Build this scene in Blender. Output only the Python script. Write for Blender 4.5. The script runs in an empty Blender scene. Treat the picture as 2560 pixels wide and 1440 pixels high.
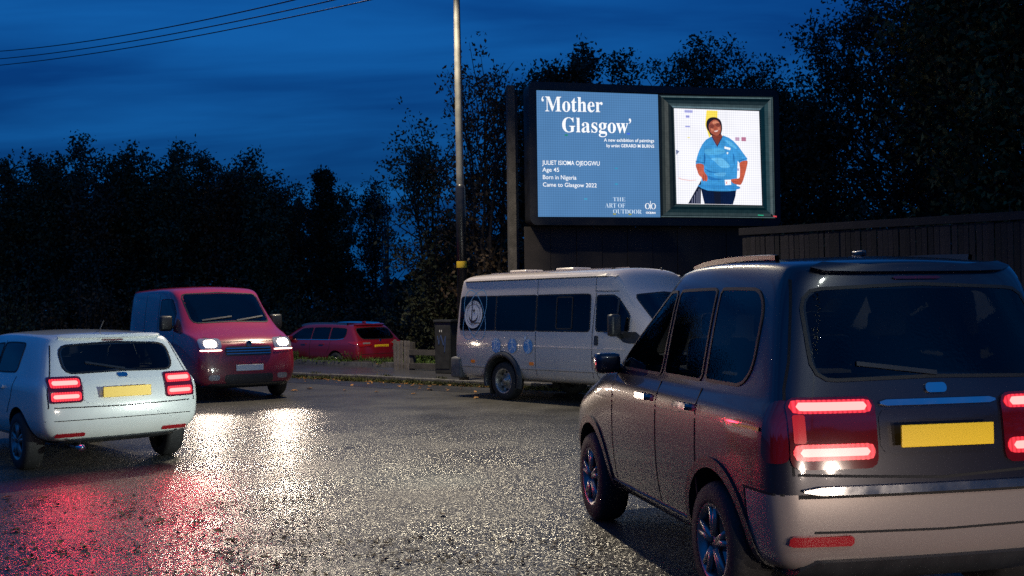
import bpy, bmesh, math, random
import numpy as np
from mathutils import Vector, Matrix
from mathutils.bvhtree import BVHTree

random.seed(7)
rng = np.random.default_rng(11)
SC = bpy.context.scene
COL = SC.collection
PI = math.pi
R = math.radians

# ------------------------------------------------------------------ camera
F = 2700.0                      # focal length in pixels of a 2560 px wide frame
CAM = Vector((0, 0, 1.7))
th, ro = math.atan(45 / F), 0.013
cf = Vector((0, math.cos(th), math.sin(th)))
cr = Vector((math.cos(ro), 0, -math.sin(ro)))
cu_ = cr.cross(cf).normalized()
cr = cf.cross(cu_).normalized()
cam_d = bpy.data.cameras.new('camera')
cam = bpy.data.objects.new('camera', cam_d)
COL.objects.link(cam)
cam.matrix_world = Matrix(((cr.x, cu_.x, -cf.x, CAM.x), (cr.y, cu_.y, -cf.y, CAM.y), (cr.z, cu_.z, -cf.z, CAM.z), (0, 0, 0, 1)))
cam_d.sensor_width = 36
cam_d.lens = 36 * F / 2560
cam_d.clip_start = 0.05
cam_d.clip_end = 2000
SC.camera = cam

def ray(px, py):
    return cf + cr * ((px - 1280) / F) - cu_ * ((py - 720) / F)

def at(px, py, y):
    """the point of the view ray through a photo pixel that lies y metres ahead"""
    d = ray(px, py)
    return CAM + d * (y / d.y)

def ground(px, py, z=0.0):
    d = ray(px, py)
    return CAM + d * ((z - CAM.z) / d.z)

# ------------------------------------------------------------------ world: deep blue dusk under a thin streaky cloud deck
W = bpy.data.worlds.new('World')
SC.world = W
W.use_nodes = True
wn, wl = W.node_tree.nodes, W.node_tree.links
bg = wn['Background']
sky = wn.new('ShaderNodeTexSky')
sky.sky_type = 'NISHITA'
sky.sun_disc = False
sky.sun_elevation = R(-2.0)
sky.sun_rotation = R(200)
sky.ozone_density = 4.0
tc = wn.new('ShaderNodeTexCoord')
sep = wn.new('ShaderNodeSeparateXYZ')
wl.new(tc.outputs['Generated'], sep.inputs[0])
def wmath(op, a, b=None):
    n = wn.new('ShaderNodeMath'); n.operation = op
    for i, v in enumerate((a, b)):
        if v is None: continue
        if isinstance(v, (int, float)): n.inputs[i].default_value = v
        else: wl.new(v, n.inputs[i])
    return n.outputs[0]
zz = wmath('MAXIMUM', sep.outputs[2], 0.0)
den = wmath('ADD', zz, 0.22)
cmb = wn.new('ShaderNodeCombineXYZ')
wl.new(wmath('DIVIDE', sep.outputs[0], den), cmb.inputs[0])
wl.new(wmath('DIVIDE', sep.outputs[1], den), cmb.inputs[1])
mp = wn.new('ShaderNodeMapping')
mp.inputs['Scale'].default_value = (0.7, 2.4, 1)
mp.inputs['Rotation'].default_value = (0, 0, R(-6))
wl.new(cmb.outputs[0], mp.inputs[0])
nz = wn.new('ShaderNodeTexNoise')
nz.inputs['Scale'].default_value = 1.6
nz.inputs['Detail'].default_value = 5
nz.inputs['Roughness'].default_value = 0.5
nz.inputs['Distortion'].default_value = 0.35
wl.new(mp.outputs[0], nz.inputs['Vector'])
rmp = wn.new('ShaderNodeValToRGB')
rmp.color_ramp.elements[0].position = 0.32
rmp.color_ramp.elements[0].color = (0.0015, 0.046, 0.195, 1)
rmp.color_ramp.elements[1].position = 0.68
rmp.color_ramp.elements[1].color = (0.0060, 0.118, 0.395, 1)
wl.new(nz.outputs[0], rmp.inputs[0])
elev = wn.new('ShaderNodeMapRange')
elev.inputs['From Min'].default_value = 0.0
elev.inputs['From Max'].default_value = 0.28
elev.inputs['To Min'].default_value = 0.66
elev.inputs['To Max'].default_value = 1.0
wl.new(zz, elev.inputs[0])
mul = wn.new('ShaderNodeMix'); mul.data_type = 'RGBA'; mul.blend_type = 'MULTIPLY'; mul.inputs[0].default_value = 1
wl.new(rmp.outputs[0], mul.inputs[6]); wl.new(elev.outputs[0], mul.inputs[7])
tint = wn.new('ShaderNodeMix'); tint.data_type = 'RGBA'; tint.blend_type = 'MULTIPLY'; tint.inputs[0].default_value = 1
wl.new(sky.outputs[0], tint.inputs[6]); tint.inputs[7].default_value = (0.25, 1.2, 3.0, 1)
add = wn.new('ShaderNodeMix'); add.data_type = 'RGBA'; add.blend_type = 'ADD'; add.inputs[0].default_value = 1
# deck colours are written for a Background strength of 0.1, hence the factor 10
ten = wn.new('ShaderNodeMix'); ten.data_type = 'RGBA'; ten.blend_type = 'MULTIPLY'; ten.inputs[0].default_value = 1
wl.new(mul.outputs[2], ten.inputs[6]); ten.inputs[7].default_value = (9.0, 9.0, 9.0, 1)
wl.new(ten.outputs[2], add.inputs[6]); wl.new(tint.outputs[2], add.inputs[7])
wl.new(add.outputs[2], bg.inputs[0])
bg.inputs[1].default_value = 0.1
# the sun is already below the horizon: no sun lamp
SC.view_settings.view_transform = 'Standard'
SC.view_settings.look = 'None'
SC.view_settings.exposure = 0
SC.view_settings.gamma = 1
SC.view_settings.use_curve_mapping = False
SC.render.engine = 'CYCLES'
SC.cycles.max_bounces = 6
SC.cycles.transparent_max_bounces = 8
SC.cycles.sample_clamp_indirect = 1.0
SC.cycles.use_denoising = False
SC.cycles.use_adaptive_sampling = False
SC.cycles.caustics_reflective = False
SC.cycles.caustics_refractive = False

# ------------------------------------------------------------------ materials
def nodes_of(m):
    return m.node_tree.nodes, m.node_tree.links

def mat(name, col, rough=0.6, metal=0.0, coat=0.0, spec=0.5, emit=None, strength=0.0, var=0.0, vscale=6.0, bump=0.0, bscale=30.0, rvar=0.0):
    m = bpy.data.materials.new(name)
    m.use_nodes = True
    n, l = nodes_of(m)
    b = n['Principled BSDF']
    b.inputs['Base Color'].default_value = (*col, 1)
    b.inputs['Roughness'].default_value = rough
    b.inputs['Metallic'].default_value = metal
    b.inputs['Coat Weight'].default_value = coat
    b.inputs['Coat Roughness'].default_value = 0.05
    b.inputs['Specular IOR Level'].default_value = spec
    if emit:
        b.inputs['Emission Color'].default_value = (*emit, 1)
        b.inputs['Emission Strength'].default_value = strength
    if var or bump or rvar:
        t = n.new('ShaderNodeTexCoord')
        nz = n.new('ShaderNodeTexNoise')
        nz.inputs['Scale'].default_value = vscale
        nz.inputs['Detail'].default_value = 6
        l.new(t.outputs['Object'], nz.inputs['Vector'])
        if var:
            r = n.new('ShaderNodeValToRGB')
            r.color_ramp.elements[0].position = 0.3
            r.color_ramp.elements[1].position = 0.7
            r.color_ramp.elements[0].color = (*[c * (1 - var) for c in col], 1)
            r.color_ramp.elements[1].color = (*[min(1, c * (1 + var)) for c in col], 1)
            l.new(nz.outputs[0], r.inputs[0])
            l.new(r.outputs[0], b.inputs['Base Color'])
        if rvar:
            r2 = n.new('ShaderNodeMapRange')
            r2.inputs['From Min'].default_value = 0.3; r2.inputs['From Max'].default_value = 0.7
            r2.inputs['To Min'].default_value = max(0.03, rough - rvar); r2.inputs['To Max'].default_value = min(1, rough + rvar)
            l.new(nz.outputs[0], r2.inputs[0]); l.new(r2.outputs[0], b.inputs['Roughness'])
        if bump:
            n2 = n.new('ShaderNodeTexNoise')
            n2.inputs['Scale'].default_value = bscale
            n2.inputs['Detail'].default_value = 4
            l.new(t.outputs['Object'], n2.inputs['Vector'])
            bp = n.new('ShaderNodeBump')
            bp.inputs['Strength'].default_value = bump
            bp.inputs['Distance'].default_value = 0.02
            l.new(n2.outputs[0], bp.inputs['Height'])
            l.new(bp.outputs[0], b.inputs['Normal'])
    return m

def paint(name, col, metal=0.0, rough=0.35, dirt=0.25, beads=0.06):
    """wet, slightly dirty car paint: beads of rain in the relief, road film in colour and gloss"""
    m = bpy.data.materials.new(name)
    m.use_nodes = True
    n, l = nodes_of(m)
    b = n['Principled BSDF']
    b.inputs['Metallic'].default_value = metal
    b.inputs['Coat Weight'].default_value = 1.0
    t = n.new('ShaderNodeTexCoord')
    nz = n.new('ShaderNodeTexNoise')
    nz.inputs['Scale'].default_value = 3.5; nz.inputs['Detail'].default_value = 8; nz.inputs['Roughness'].default_value = 0.62
    l.new(t.outputs['Object'], nz.inputs['Vector'])
    sp = n.new('ShaderNodeSeparateXYZ'); l.new(t.outputs['Object'], sp.inputs[0])
    # road film: heavier low down on the body, where wheels throw it
    mr = n.new('ShaderNodeMapRange')
    mr.inputs['From Min'].default_value = 0.95; mr.inputs['From Max'].default_value = 0.25
    mr.inputs['To Min'].default_value = 0.15; mr.inputs['To Max'].default_value = 1.0
    l.new(sp.outputs[2], mr.inputs[0])
    mu = n.new('ShaderNodeMath'); mu.operation = 'MULTIPLY'
    l.new(nz.outputs[0], mu.inputs[0]); l.new(mr.outputs[0], mu.inputs[1])
    mu2 = n.new('ShaderNodeMath'); mu2.operation = 'MULTIPLY'; mu2.inputs[1].default_value = dirt * 2
    l.new(mu.outputs[0], mu2.inputs[0])
    mx = n.new('ShaderNodeMix'); mx.data_type = 'RGBA'
    l.new(mu2.outputs[0], mx.inputs[0])
    mx.inputs[6].default_value = (*col, 1)
    mx.inputs[7].default_value = (0.09, 0.08, 0.07, 1)
    l.new(mx.outputs[2], b.inputs['Base Color'])
    rr_ = n.new('ShaderNodeMapRange')
    rr_.inputs['To Min'].default_value = 0.05; rr_.inputs['To Max'].default_value = 0.5
    l.new(mu2.outputs[0], rr_.inputs[0]); l.new(rr_.outputs[0], b.inputs['Coat Roughness'])
    b.inputs['Roughness'].default_value = rough
    vo = n.new('ShaderNodeTexVoronoi'); vo.inputs['Scale'].default_value = 75; vo.inputs['Randomness'].default_value = 1
    l.new(t.outputs['Object'], vo.inputs['Vector'])
    dr = n.new('ShaderNodeMapRange')
    dr.inputs['From Min'].default_value = 0.0; dr.inputs['From Max'].default_value = 0.33
    dr.inputs['To Min'].default_value = 1.0; dr.inputs['To Max'].default_value = 0.0
    dr.interpolation_type = 'SMOOTHSTEP'
    l.new(vo.outputs['Distance'], dr.inputs[0])
    bp = n.new('ShaderNodeBump'); bp.inputs['Strength'].default_value = beads; bp.inputs['Distance'].default_value = 0.004
    l.new(dr.outputs[0], bp.inputs['Height'])
    l.new(bp.outputs[0], b.inputs['Coat Normal'])
    return m

def emitter(name, col, strength, base=(0.02, 0.02, 0.02)):
    return mat(name, base, 0.25, emit=col, strength=strength)

def leaf_mat(name, c1, c2, scale=1.2):
    m = bpy.data.materials.new(name)
    m.use_nodes = True
    n, l = nodes_of(m)
    b = n['Principled BSDF']
    b.inputs['Roughness'].default_value = 0.6
    b.inputs['Specular IOR Level'].default_value = 0.2
    t = n.new('ShaderNodeTexCoord')
    nz = n.new('ShaderNodeTexNoise'); nz.inputs['Scale'].default_value = scale; nz.inputs['Detail'].default_value = 5
    l.new(t.outputs['Object'], nz.inputs['Vector'])
    g = n.new('ShaderNodeNewGeometry')
    a = n.new('ShaderNodeMath'); a.operation = 'MULTIPLY'; a.inputs[1].default_value = 0.5
    l.new(g.outputs['Random Per Island'], a.inputs[0])
    s = n.new('ShaderNodeMath'); s.operation = 'ADD'; s.inputs[1].default_value = -0.25
    l.new(a.outputs[0], s.inputs[0])
    s2 = n.new('ShaderNodeMath'); s2.operation = 'ADD'
    l.new(nz.outputs[0], s2.inputs[0]); l.new(s.outputs[0], s2.inputs[1])
    r = n.new('ShaderNodeValToRGB')
    r.color_ramp.elements[0].position = 0.3; r.color_ramp.elements[1].position = 0.75
    r.color_ramp.elements[0].color = (*c1, 1); r.color_ramp.elements[1].color = (*c2, 1)
    l.new(s2.outputs[0], r.inputs[0]); l.new(r.outputs[0], b.inputs['Base Color'])
    return m

def asphalt(name, dark, light, tilt, rlo, rhi, chip=85.0, wet=True):
    """wet chippings: every chip a small facet with its own tilt, films of water between them"""
    m = bpy.data.materials.new(name)
    m.use_nodes = True
    n, l = nodes_of(m)
    b = n['Principled BSDF']
    t = n.new('ShaderNodeTexCoord')
    vo = n.new('ShaderNodeTexVoronoi'); vo.inputs['Scale'].default_value = chip
    l.new(t.outputs['Object'], vo.inputs['Vector'])
    big = n.new('ShaderNodeTexNoise'); big.inputs['Scale'].default_value = 0.7; big.inputs['Detail'].default_value = 7; big.inputs['Roughness'].default_value = 0.6
    l.new(t.outputs['Object'], big.inputs['Vector'])
    cr_ = n.new('ShaderNodeValToRGB')
    cr_.color_ramp.elements[0].color = (*dark, 1); cr_.color_ramp.elements[1].color = (*light, 1)
    mixf = n.new('ShaderNodeMath'); mixf.operation = 'MULTIPLY_ADD'; mixf.inputs[1].default_value = 0.5
    sepc = n.new('ShaderNodeSeparateColor'); l.new(vo.outputs['Color'], sepc.inputs[0])
    l.new(sepc.outputs[0], mixf.inputs[0])
    hb = n.new('ShaderNodeMath'); hb.operation = 'MULTIPLY'; hb.inputs[1].default_value = 0.5
    l.new(big.outputs[0], hb.inputs[0]); l.new(hb.outputs[0], mixf.inputs[2])
    l.new(mixf.outputs[0], cr_.inputs[0]); l.new(cr_.outputs[0], b.inputs['Base Color'])
    rr_ = n.new('ShaderNodeMapRange')
    rr_.inputs['From Min'].default_value = 0.35; rr_.inputs['From Max'].default_value = 0.65
    rr_.inputs['To Min'].default_value = rlo; rr_.inputs['To Max'].default_value = rhi
    l.new(big.outputs[0], rr_.inputs[0]); l.new(rr_.outputs[0], b.inputs['Roughness'])
    # facet tilt
    sub = n.new('ShaderNodeVectorMath'); sub.operation = 'SUBTRACT'; sub.inputs[1].default_value = (0.5, 0.5, 0.5)
    l.new(vo.outputs['Color'], sub.inputs[0])
    scl = n.new('ShaderNodeVectorMath'); scl.operation = 'MULTIPLY'; scl.inputs[1].default_value = (tilt, tilt, 0)
    l.new(sub.outputs[0], scl.inputs[0])
    g = n.new('ShaderNodeNewGeometry')
    ad = n.new('ShaderNodeVectorMath'); ad.operation = 'ADD'
    l.new(g.outputs['Normal'], ad.inputs[0]); l.new(scl.outputs[0], ad.inputs[1])
    nm = n.new('ShaderNodeVectorMath'); nm.operation = 'NORMALIZE'; l.new(ad.outputs[0], nm.inputs[0])
    n3 = n.new('ShaderNodeTexNoise'); n3.inputs['Scale'].default_value = 9; n3.inputs['Detail'].default_value = 8; n3.inputs['Roughness'].default_value = 0.7
    l.new(t.outputs['Object'], n3.inputs['Vector'])
    bp = n.new('ShaderNodeBump'); bp.inputs['Strength'].default_value = 0.12; bp.inputs['Distance'].default_value = 0.02
    l.new(n3.outputs[0], bp.inputs['Height']); l.new(nm.outputs[0], bp.inputs['Normal'])
    l.new(bp.outputs[0], b.inputs['Normal'])
    b.inputs['Specular IOR Level'].default_value = 0.6
    return m

M = {}
M['road'] = asphalt('wet_road', (0.010, 0.010, 0.011), (0.10, 0.094, 0.08), 0.66, 0.27, 0.42, 100)
M['gutter'] = asphalt('worn_road_edge', (0.016, 0.017, 0.02), (0.05, 0.05, 0.052), 0.30, 0.26, 0.42, 110)
M['pavement'] = asphalt('damp_pavement', (0.03, 0.03, 0.034), (0.075, 0.075, 0.08), 0.18, 0.22, 0.36, 120)
M['kerb'] = mat('kerb_concrete', (0.11, 0.105, 0.1), 0.75, var=0.4, vscale=9, bump=0.4, bscale=60)
M['earth'] = mat('dark_earth', (0.03, 0.026, 0.02), 0.9, var=0.4, vscale=5, bump=0.6, bscale=25)
M['terrain'] = mat('rough_ground', (0.03, 0.032, 0.024), 0.95, var=0.4, vscale=1.5)
M['weeds'] = leaf_mat('weed_leaves', (0.035, 0.07, 0.014), (0.10, 0.15, 0.035), 3)
M['moss'] = leaf_mat('moss_tufts', (0.03, 0.035, 0.012), (0.09, 0.095, 0.03), 3)
M['dead_leaf'] = leaf_mat('fallen_leaf', (0.06, 0.03, 0.012), (0.34, 0.17, 0.05), 9)
M['litter_leaf'] = leaf_mat('sodden_leaf_bits', (0.03, 0.018, 0.01), (0.12, 0.06, 0.02), 9)
M['leaf_green'] = leaf_mat('leaf_dark_green', (0.034, 0.042, 0.022), (0.085, 0.092, 0.045))
M['leaf_brown'] = leaf_mat('leaf_autumn_brown', (0.045, 0.035, 0.022), (0.12, 0.08, 0.042))
M['leaf_olive'] = leaf_mat('leaf_olive', (0.035, 0.036, 0.012), (0.13, 0.105, 0.03))
M['leaf_pine'] = leaf_mat('leaf_conifer', (0.014, 0.022, 0.014), (0.035, 0.048, 0.026))
M['bark'] = mat('bark', (0.045, 0.036, 0.028), 0.9, var=0.4, vscale=8, bump=0.6, bscale=30)
M['twig'] = M['bark']
M['galv'] = mat('galvanised_steel', (0.13, 0.13, 0.125), 0.55, metal=0.3, var=0.25, vscale=4, rvar=0.12)
M['black_steel'] = mat('black_painted_steel', (0.012, 0.012, 0.012), 0.32, var=0.4, vscale=10, coat=0.3)
M['yellow_band'] = mat('yellow_tape', (0.62, 0.42, 0.02), 0.5, var=0.15)
M['lamp_lens'] = emitter('lamp_lens', (1.0, 0.86, 0.62), 30)
M['rubber'] = mat('tyre_rubber', (0.014, 0.014, 0.015), 0.75, var=0.3, vscale=14, bump=0.3, bscale=50)
M['arch'] = mat('black_plastic', (0.018, 0.02, 0.022), 0.45, var=0.3, vscale=8, coat=0.2)
M['grey_plastic'] = mat('grey_plastic', (0.10, 0.10, 0.10), 0.6, var=0.3, vscale=12)
M['seam'] = mat('panel_gap', (0.006, 0.006, 0.007), 0.8)
M['glass'] = None
def tinted_glass(name, tint):
    m = bpy.data.materials.new(name); m.use_nodes = True
    n, l = nodes_of(m)
    n.remove(n['Principled BSDF'])
    tr = n.new('ShaderNodeBsdfTransparent'); tr.inputs[0].default_value = (*tint, 1)
    gl = n.new('ShaderNodeBsdfGlossy'); gl.inputs['Roughness'].default_value = 0.03
    t = n.new('ShaderNodeTexCoord'); vo = n.new('ShaderNodeTexVoronoi'); vo.inputs['Scale'].default_value = 60
    l.new(t.outputs['Object'], vo.inputs['Vector'])
    bp = n.new('ShaderNodeBump'); bp.inputs['Strength'].default_value = 0.05; bp.inputs['Distance'].default_value = 0.004
    l.new(vo.outputs['Distance'], bp.inputs['Height']); l.new(bp.outputs[0], gl.inputs['Normal'])
    fr = n.new('ShaderNodeFresnel'); fr.inputs[0].default_value = 1.55
    mx = n.new('ShaderNodeMixShader')
    l.new(fr.outputs[0], mx.inputs[0]); l.new(tr.outputs[0], mx.inputs[1]); l.new(gl.outputs[0], mx.inputs[2])
    l.new(mx.outputs[0], n['Material Output'].inputs[0])
    return m
M['glass'] = tinted_glass('tinted_car_glass', (0.46, 0.50, 0.52))
M['screen_glass'] = tinted_glass('windscreen_glass', (0.62, 0.66, 0.66))
M['seat'] = mat('seat_fabric', (0.035, 0.035, 0.04), 0.9, var=0.3, vscale=20)
M['gasket'] = mat('window_rubber', (0.008, 0.008, 0.008), 0.55)
M['chrome'] = mat('chrome_trim', (0.72, 0.72, 0.72), 0.15, metal=1.0, rvar=0.06)
M['steel_rim'] = mat('steel_wheel', (0.32, 0.31, 0.28), 0.4, metal=0.7, var=0.35, vscale=10)
M['alloy'] = mat('alloy_wheel', (0.28, 0.28, 0.28), 0.35, metal=0.8, var=0.3)
M['well'] = mat('wheel_well', (0.008, 0.008, 0.008), 0.9)
M['red_lens'] = mat('red_lens_unlit', (0.30, 0.008, 0.012), 0.12, coat=1.0, spec=0.6)
M['dark_red_lens'] = mat('dark_red_lens', (0.10, 0.003, 0.006), 0.12, coat=1.0, spec=0.6)
M['clear_lens'] = mat('clear_lens', (0.45, 0.45, 0.46), 0.1, metal=0.6, coat=1.0)
M['amber'] = mat('amber_marker', (0.75, 0.2, 0.02), 0.25, coat=0.6, emit=(1.0, 0.25, 0.02), strength=0.06)
M['tail_glow'] = emitter('tail_light_glow', (1.0, 0.030, 0.050), 1.7)
def ribs(m, strength, period, depth):
    n, l = nodes_of(m); b = n['Principled BSDF']
    t = n.new('ShaderNodeTexCoord'); sp = n.new('ShaderNodeSeparateXYZ'); l.new(t.outputs['Object'], sp.inputs[0])
    k = n.new('ShaderNodeMath'); k.operation = 'MULTIPLY'; k.inputs[1].default_value = 2 * PI / period; l.new(sp.outputs[1], k.inputs[0])
    s_ = n.new('ShaderNodeMath'); s_.operation = 'SINE'; l.new(k.outputs[0], s_.inputs[0])
    m2 = n.new('ShaderNodeMath'); m2.operation = 'MULTIPLY_ADD'; m2.inputs[1].default_value = strength * depth; m2.inputs[2].default_value = strength * (1 - depth); l.new(s_.outputs[0], m2.inputs[0])
    l.new(m2.outputs[0], b.inputs['Emission Strength'])
ribs(M['tail_glow'], 1.7, 0.026, 0.3)
M['tail_core'] = emitter('tail_light_core', (1.0, 0.26, 0.24), 2.4)
M['tail_dim'] = emitter('tail_light_dim', (1.0, 0.02, 0.03), 0.28, (0.25, 0.005, 0.01))
M['head_glow'] = emitter('headlight_glow', (1.0, 0.80, 0.60), 40)
M['head_glow2'] = emitter('running_light_glow', (1.0, 0.78, 0.62), 6)
M['yellow_plate'] = mat('yellow_number_plate', (0.78, 0.50, 0.012), 0.45, emit=(1.0, 0.62, 0.02), strength=0.12)
M['white_plate'] = mat('white_number_plate', (0.75, 0.78, 0.72), 0.45)
M['plate_ink'] = mat('plate_lettering', (0.008, 0.008, 0.008), 0.5)
M['white_paint'] = paint('white_car_paint', (0.72, 0.75, 0.71), dirt=0.2)
M['silver_paint'] = paint('dark_blue_paint', (0.007, 0.007, 0.016), metal=0.3, rough=0.35, dirt=0.04, beads=0.02)
def headlit_bumper_tone(m, low, xmax, zmax):
    # headlight glow on the rear bumper, put into the colour as a paler tone
    n, l = nodes_of(m)
    b = n['Principled BSDF']
    src = b.inputs['Base Color'].links[0].from_socket
    t = n.new('ShaderNodeTexCoord'); sp = n.new('ShaderNodeSeparateXYZ'); l.new(t.outputs['Object'], sp.inputs[0])
    c1 = n.new('ShaderNodeMath'); c1.operation = 'LESS_THAN'; c1.inputs[1].default_value = xmax; l.new(sp.outputs[0], c1.inputs[0])
    c2 = n.new('ShaderNodeMath'); c2.operation = 'LESS_THAN'; c2.inputs[1].default_value = zmax; l.new(sp.outputs[2], c2.inputs[0])
    mu = n.new('ShaderNodeMath'); mu.operation = 'MULTIPLY'; l.new(c1.outputs[0], mu.inputs[0]); l.new(c2.outputs[0], mu.inputs[1])
    mx = n.new('ShaderNodeMix'); mx.data_type = 'RGBA'; l.new(mu.outputs[0], mx.inputs[0]); l.new(src, mx.inputs[6]); mx.inputs[7].default_value = (*low, 1)
    l.new(mx.outputs[2], b.inputs['Base Color'])
M['carrier_body'] = paint('dark_blue_headlit_bumper', (0.007, 0.007, 0.016), metal=0.3, rough=0.35, dirt=0.04, beads=0.02)
headlit_bumper_tone(M['carrier_body'], (0.27, 0.23, 0.21), 0.36, 0.735)
M['bumper_headlit'] = paint('headlit_bumper', (0.30, 0.26, 0.24), metal=0.2, rough=0.45, dirt=0.25, beads=0.04)  # pale tone carries the headlight glow on the bumper
M['red_paint'] = paint('red_van_paint', (0.27, 0.008, 0.032), dirt=0.12)
M['wine_paint'] = paint('wine_red_paint', (0.22, 0.004, 0.017), metal=0.15, dirt=0.12)
M['van_paint'] = paint('white_van_paint', (0.56, 0.50, 0.465), dirt=0.3)
M['cabinet'] = mat('cabinet_paint', (0.022, 0.024, 0.024), 0.5, var=0.35, vscale=6)
M['graffiti'] = mat('blue_spray_paint', (0.03, 0.06, 0.16), 0.6)
M['white_mark'] = mat('white_mark', (0.6, 0.6, 0.58), 0.6)
M['fence_wood'] = mat('dark_stained_board', (0.020, 0.016, 0.019), 0.8, var=0.35, vscale=4, bump=0.4, bscale=40)
def per_object(m, lo, hi):
    n, l = nodes_of(m); b = n['Principled BSDF']; src = b.inputs['Base Color'].links[0].from_socket
    oi = n.new('ShaderNodeObjectInfo'); mr = n.new('ShaderNodeMapRange'); mr.inputs['To Min'].default_value = lo; mr.inputs['To Max'].default_value = hi
    l.new(oi.outputs['Random'], mr.inputs[0])
    mx = n.new('ShaderNodeMix'); mx.data_type = 'RGBA'; mx.blend_type = 'MULTIPLY'; mx.inputs[0].default_value = 1
    l.new(src, mx.inputs[6]); l.new(mr.outputs[0], mx.inputs[7]); l.new(mx.outputs[2], b.inputs['Base Color'])
per_object(M['fence_wood'], 0.3, 1.05)
M['pale_wood'] = mat('weathered_paling', (0.14, 0.125, 0.115), 0.85, var=0.35, vscale=6, bump=0.5, bscale=50)
M['grey_wood'] = mat('weathered_rail', (0.06, 0.055, 0.05), 0.85, var=0.35, vscale=6, bump=0.5, bscale=50)
M['board_black'] = mat('billboard_housing', (0.010, 0.010, 0.012), 0.5, var=0.35, vscale=2, rvar=0.1)
M['board_apron'] = mat('billboard_apron', (0.020, 0.016, 0.015), 0.7, var=0.4, vscale=1.5)
M['cable'] = mat('cable_black', (0.01, 0.01, 0.012), 0.6)
M['decal_blue'] = mat('sky_blue_vinyl', (0.03, 0.27, 0.60), 0.35, var=0.08)
M['decal_line'] = mat('pale_blue_vinyl', (0.13, 0.36, 0.62), 0.35)
M['figure_white'] = mat('pale_figure_vinyl', (0.50, 0.62, 0.74), 0.35)
M['decal_white'] = mat('white_vinyl', (0.62, 0.64, 0.68), 0.4)
M['decal_black'] = mat('black_vinyl', (0.012, 0.012, 0.014), 0.4)

# ------------------------------------------------------------------ helpers
def tag(o, label=None, cat=None, group=None, kind=None):
    if label: o['label'] = label
    if cat: o['category'] = cat
    if group: o['group'] = group
    if kind: o['kind'] = kind
    return o

def empty(name, loc, rz=0.0):
    o = bpy.data.objects.new(name, None)
    o.empty_display_size = 0.2
    o.location = loc
    o.rotation_euler = (0, 0, rz)
    COL.objects.link(o)
    return o

def link(name, me, parent=None, m=None, smooth=False):
    o = bpy.data.objects.new(name, me)
    if m is not None:
        me.materials.clear()
        for q in (m if isinstance(m, (list, tuple)) else [m]): me.materials.append(q)
    if smooth:
        me.polygons.foreach_set('use_smooth', [True] * len(me.polygons))
    COL.objects.link(o)
    if parent: o.parent = parent
    return o

def mesh(name, verts, faces):
    me = bpy.data.meshes.new(name)
    me.from_pydata([tuple(v) for v in verts], [], faces)
    me.update()
    return me

class MB:
    """collects simple shapes into one mesh"""
    def __init__(self): self.v = []; self.f = []; self.mi = []
    def add(self, v, f, mi=0):
        b = len(self.v)
        self.v += [Vector(q) for q in v]
        self.f += [[b + i for i in q] for q in f]
        self.mi += [mi] * len(f)
        return self
    def box(self, c, s, mtx=None, bev=0.0, mi=0):
        bm = bmesh.new()
        bmesh.ops.create_cube(bm, size=1)
        bmesh.ops.scale(bm, vec=s, verts=bm.verts)
        if bev:
            bmesh.ops.bevel(bm, geom=bm.edges[:], offset=bev, segments=2, profile=0.6, affect='EDGES')
        M4 = Matrix.Translation(c)
        if mtx is not None: M4 = M4 @ mtx
        bm.transform(M4)
        bm.verts.index_update()
        self.add([v.co.copy() for v in bm.verts], [[v.index for v in f.verts] for f in bm.faces], mi)
        bm.free()
        return self
    def tube(self, pts, rad, n=8, cap=True, mi=0):
        pts = [Vector(p) for p in pts]
        rs = rad if isinstance(rad, (list, tuple)) else [rad] * len(pts)
        vs, fs = [], []
        up = Vector((0.123, 0.456, 0.88)).normalized()
        for i, p in enumerate(pts):
            d = (pts[min(i + 1, len(pts) - 1)] - pts[max(i - 1, 0)])
            d = d.normalized() if d.length > 1e-9 else Vector((0, 0, 1))
            a = d.cross(up)
            if a.length < 1e-3: a = d.cross(Vector((1, 0, 0)))
            a.normalize(); b = d.cross(a)
            for k in range(n):
                t = 2 * PI * k / n
                vs.append(p + (a * math.cos(t) + b * math.sin(t)) * rs[i])
        for i in range(len(pts) - 1):
            for k in range(n):
                k2 = (k + 1) % n
                fs.append([i * n + k, i * n + k2, (i + 1) * n + k2, (i + 1) * n + k])
        if cap:
            fs.append(list(range(n))[::-1]); fs.append([(len(pts) - 1) * n + k for k in range(n)])
        return self.add(vs, fs, mi)
    def lathe(self, prof, c=(0, 0, 0), axis='z', n=24, mi=0):
        """prof: (radius, height) pairs"""
        vs, fs = [], []
        for r, h in prof:
            for k in range(n):
                t = 2 * PI * k / n
                x, y = r * math.cos(t), r * math.sin(t)
                q = {'z': (x, y, h), 'y': (x, h, y), 'x': (h, x, y)}[axis]
                vs.append(Vector(c) + Vector(q))
        for i in range(len(prof) - 1):
            for k in range(n):
                k2 = (k + 1) % n
                fs.append([i * n + k, i * n + k2, (i + 1) * n + k2, (i + 1) * n + k])
        return self.add(vs, fs, mi)
    def build(self, name, m, parent=None, smooth=False, loc=None):
        me = mesh(name, self.v, self.f)
        ms = m if isinstance(m, (list, tuple)) else [m]
        for q in ms: me.materials.append(q)
        if len(ms) > 1: me.polygons.foreach_set('material_index', self.mi)
        bm = bmesh.new(); bm.from_mesh(me); bmesh.ops.recalc_face_normals(bm, faces=bm.faces); bm.to_mesh(me); bm.free()
        if smooth: me.polygons.foreach_set('use_smooth', [True] * len(me.polygons))
        o = bpy.data.objects.new(name, me)
        COL.objects.link(o)
        if parent: o.parent = parent
        if loc: o.location = loc
        return o

def copy_tree(o, parent=None):
    c = o.copy()
    COL.objects.link(c)
    c.parent = parent
    for ch in list(o.children): copy_tree(ch, c)
    return c

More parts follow.
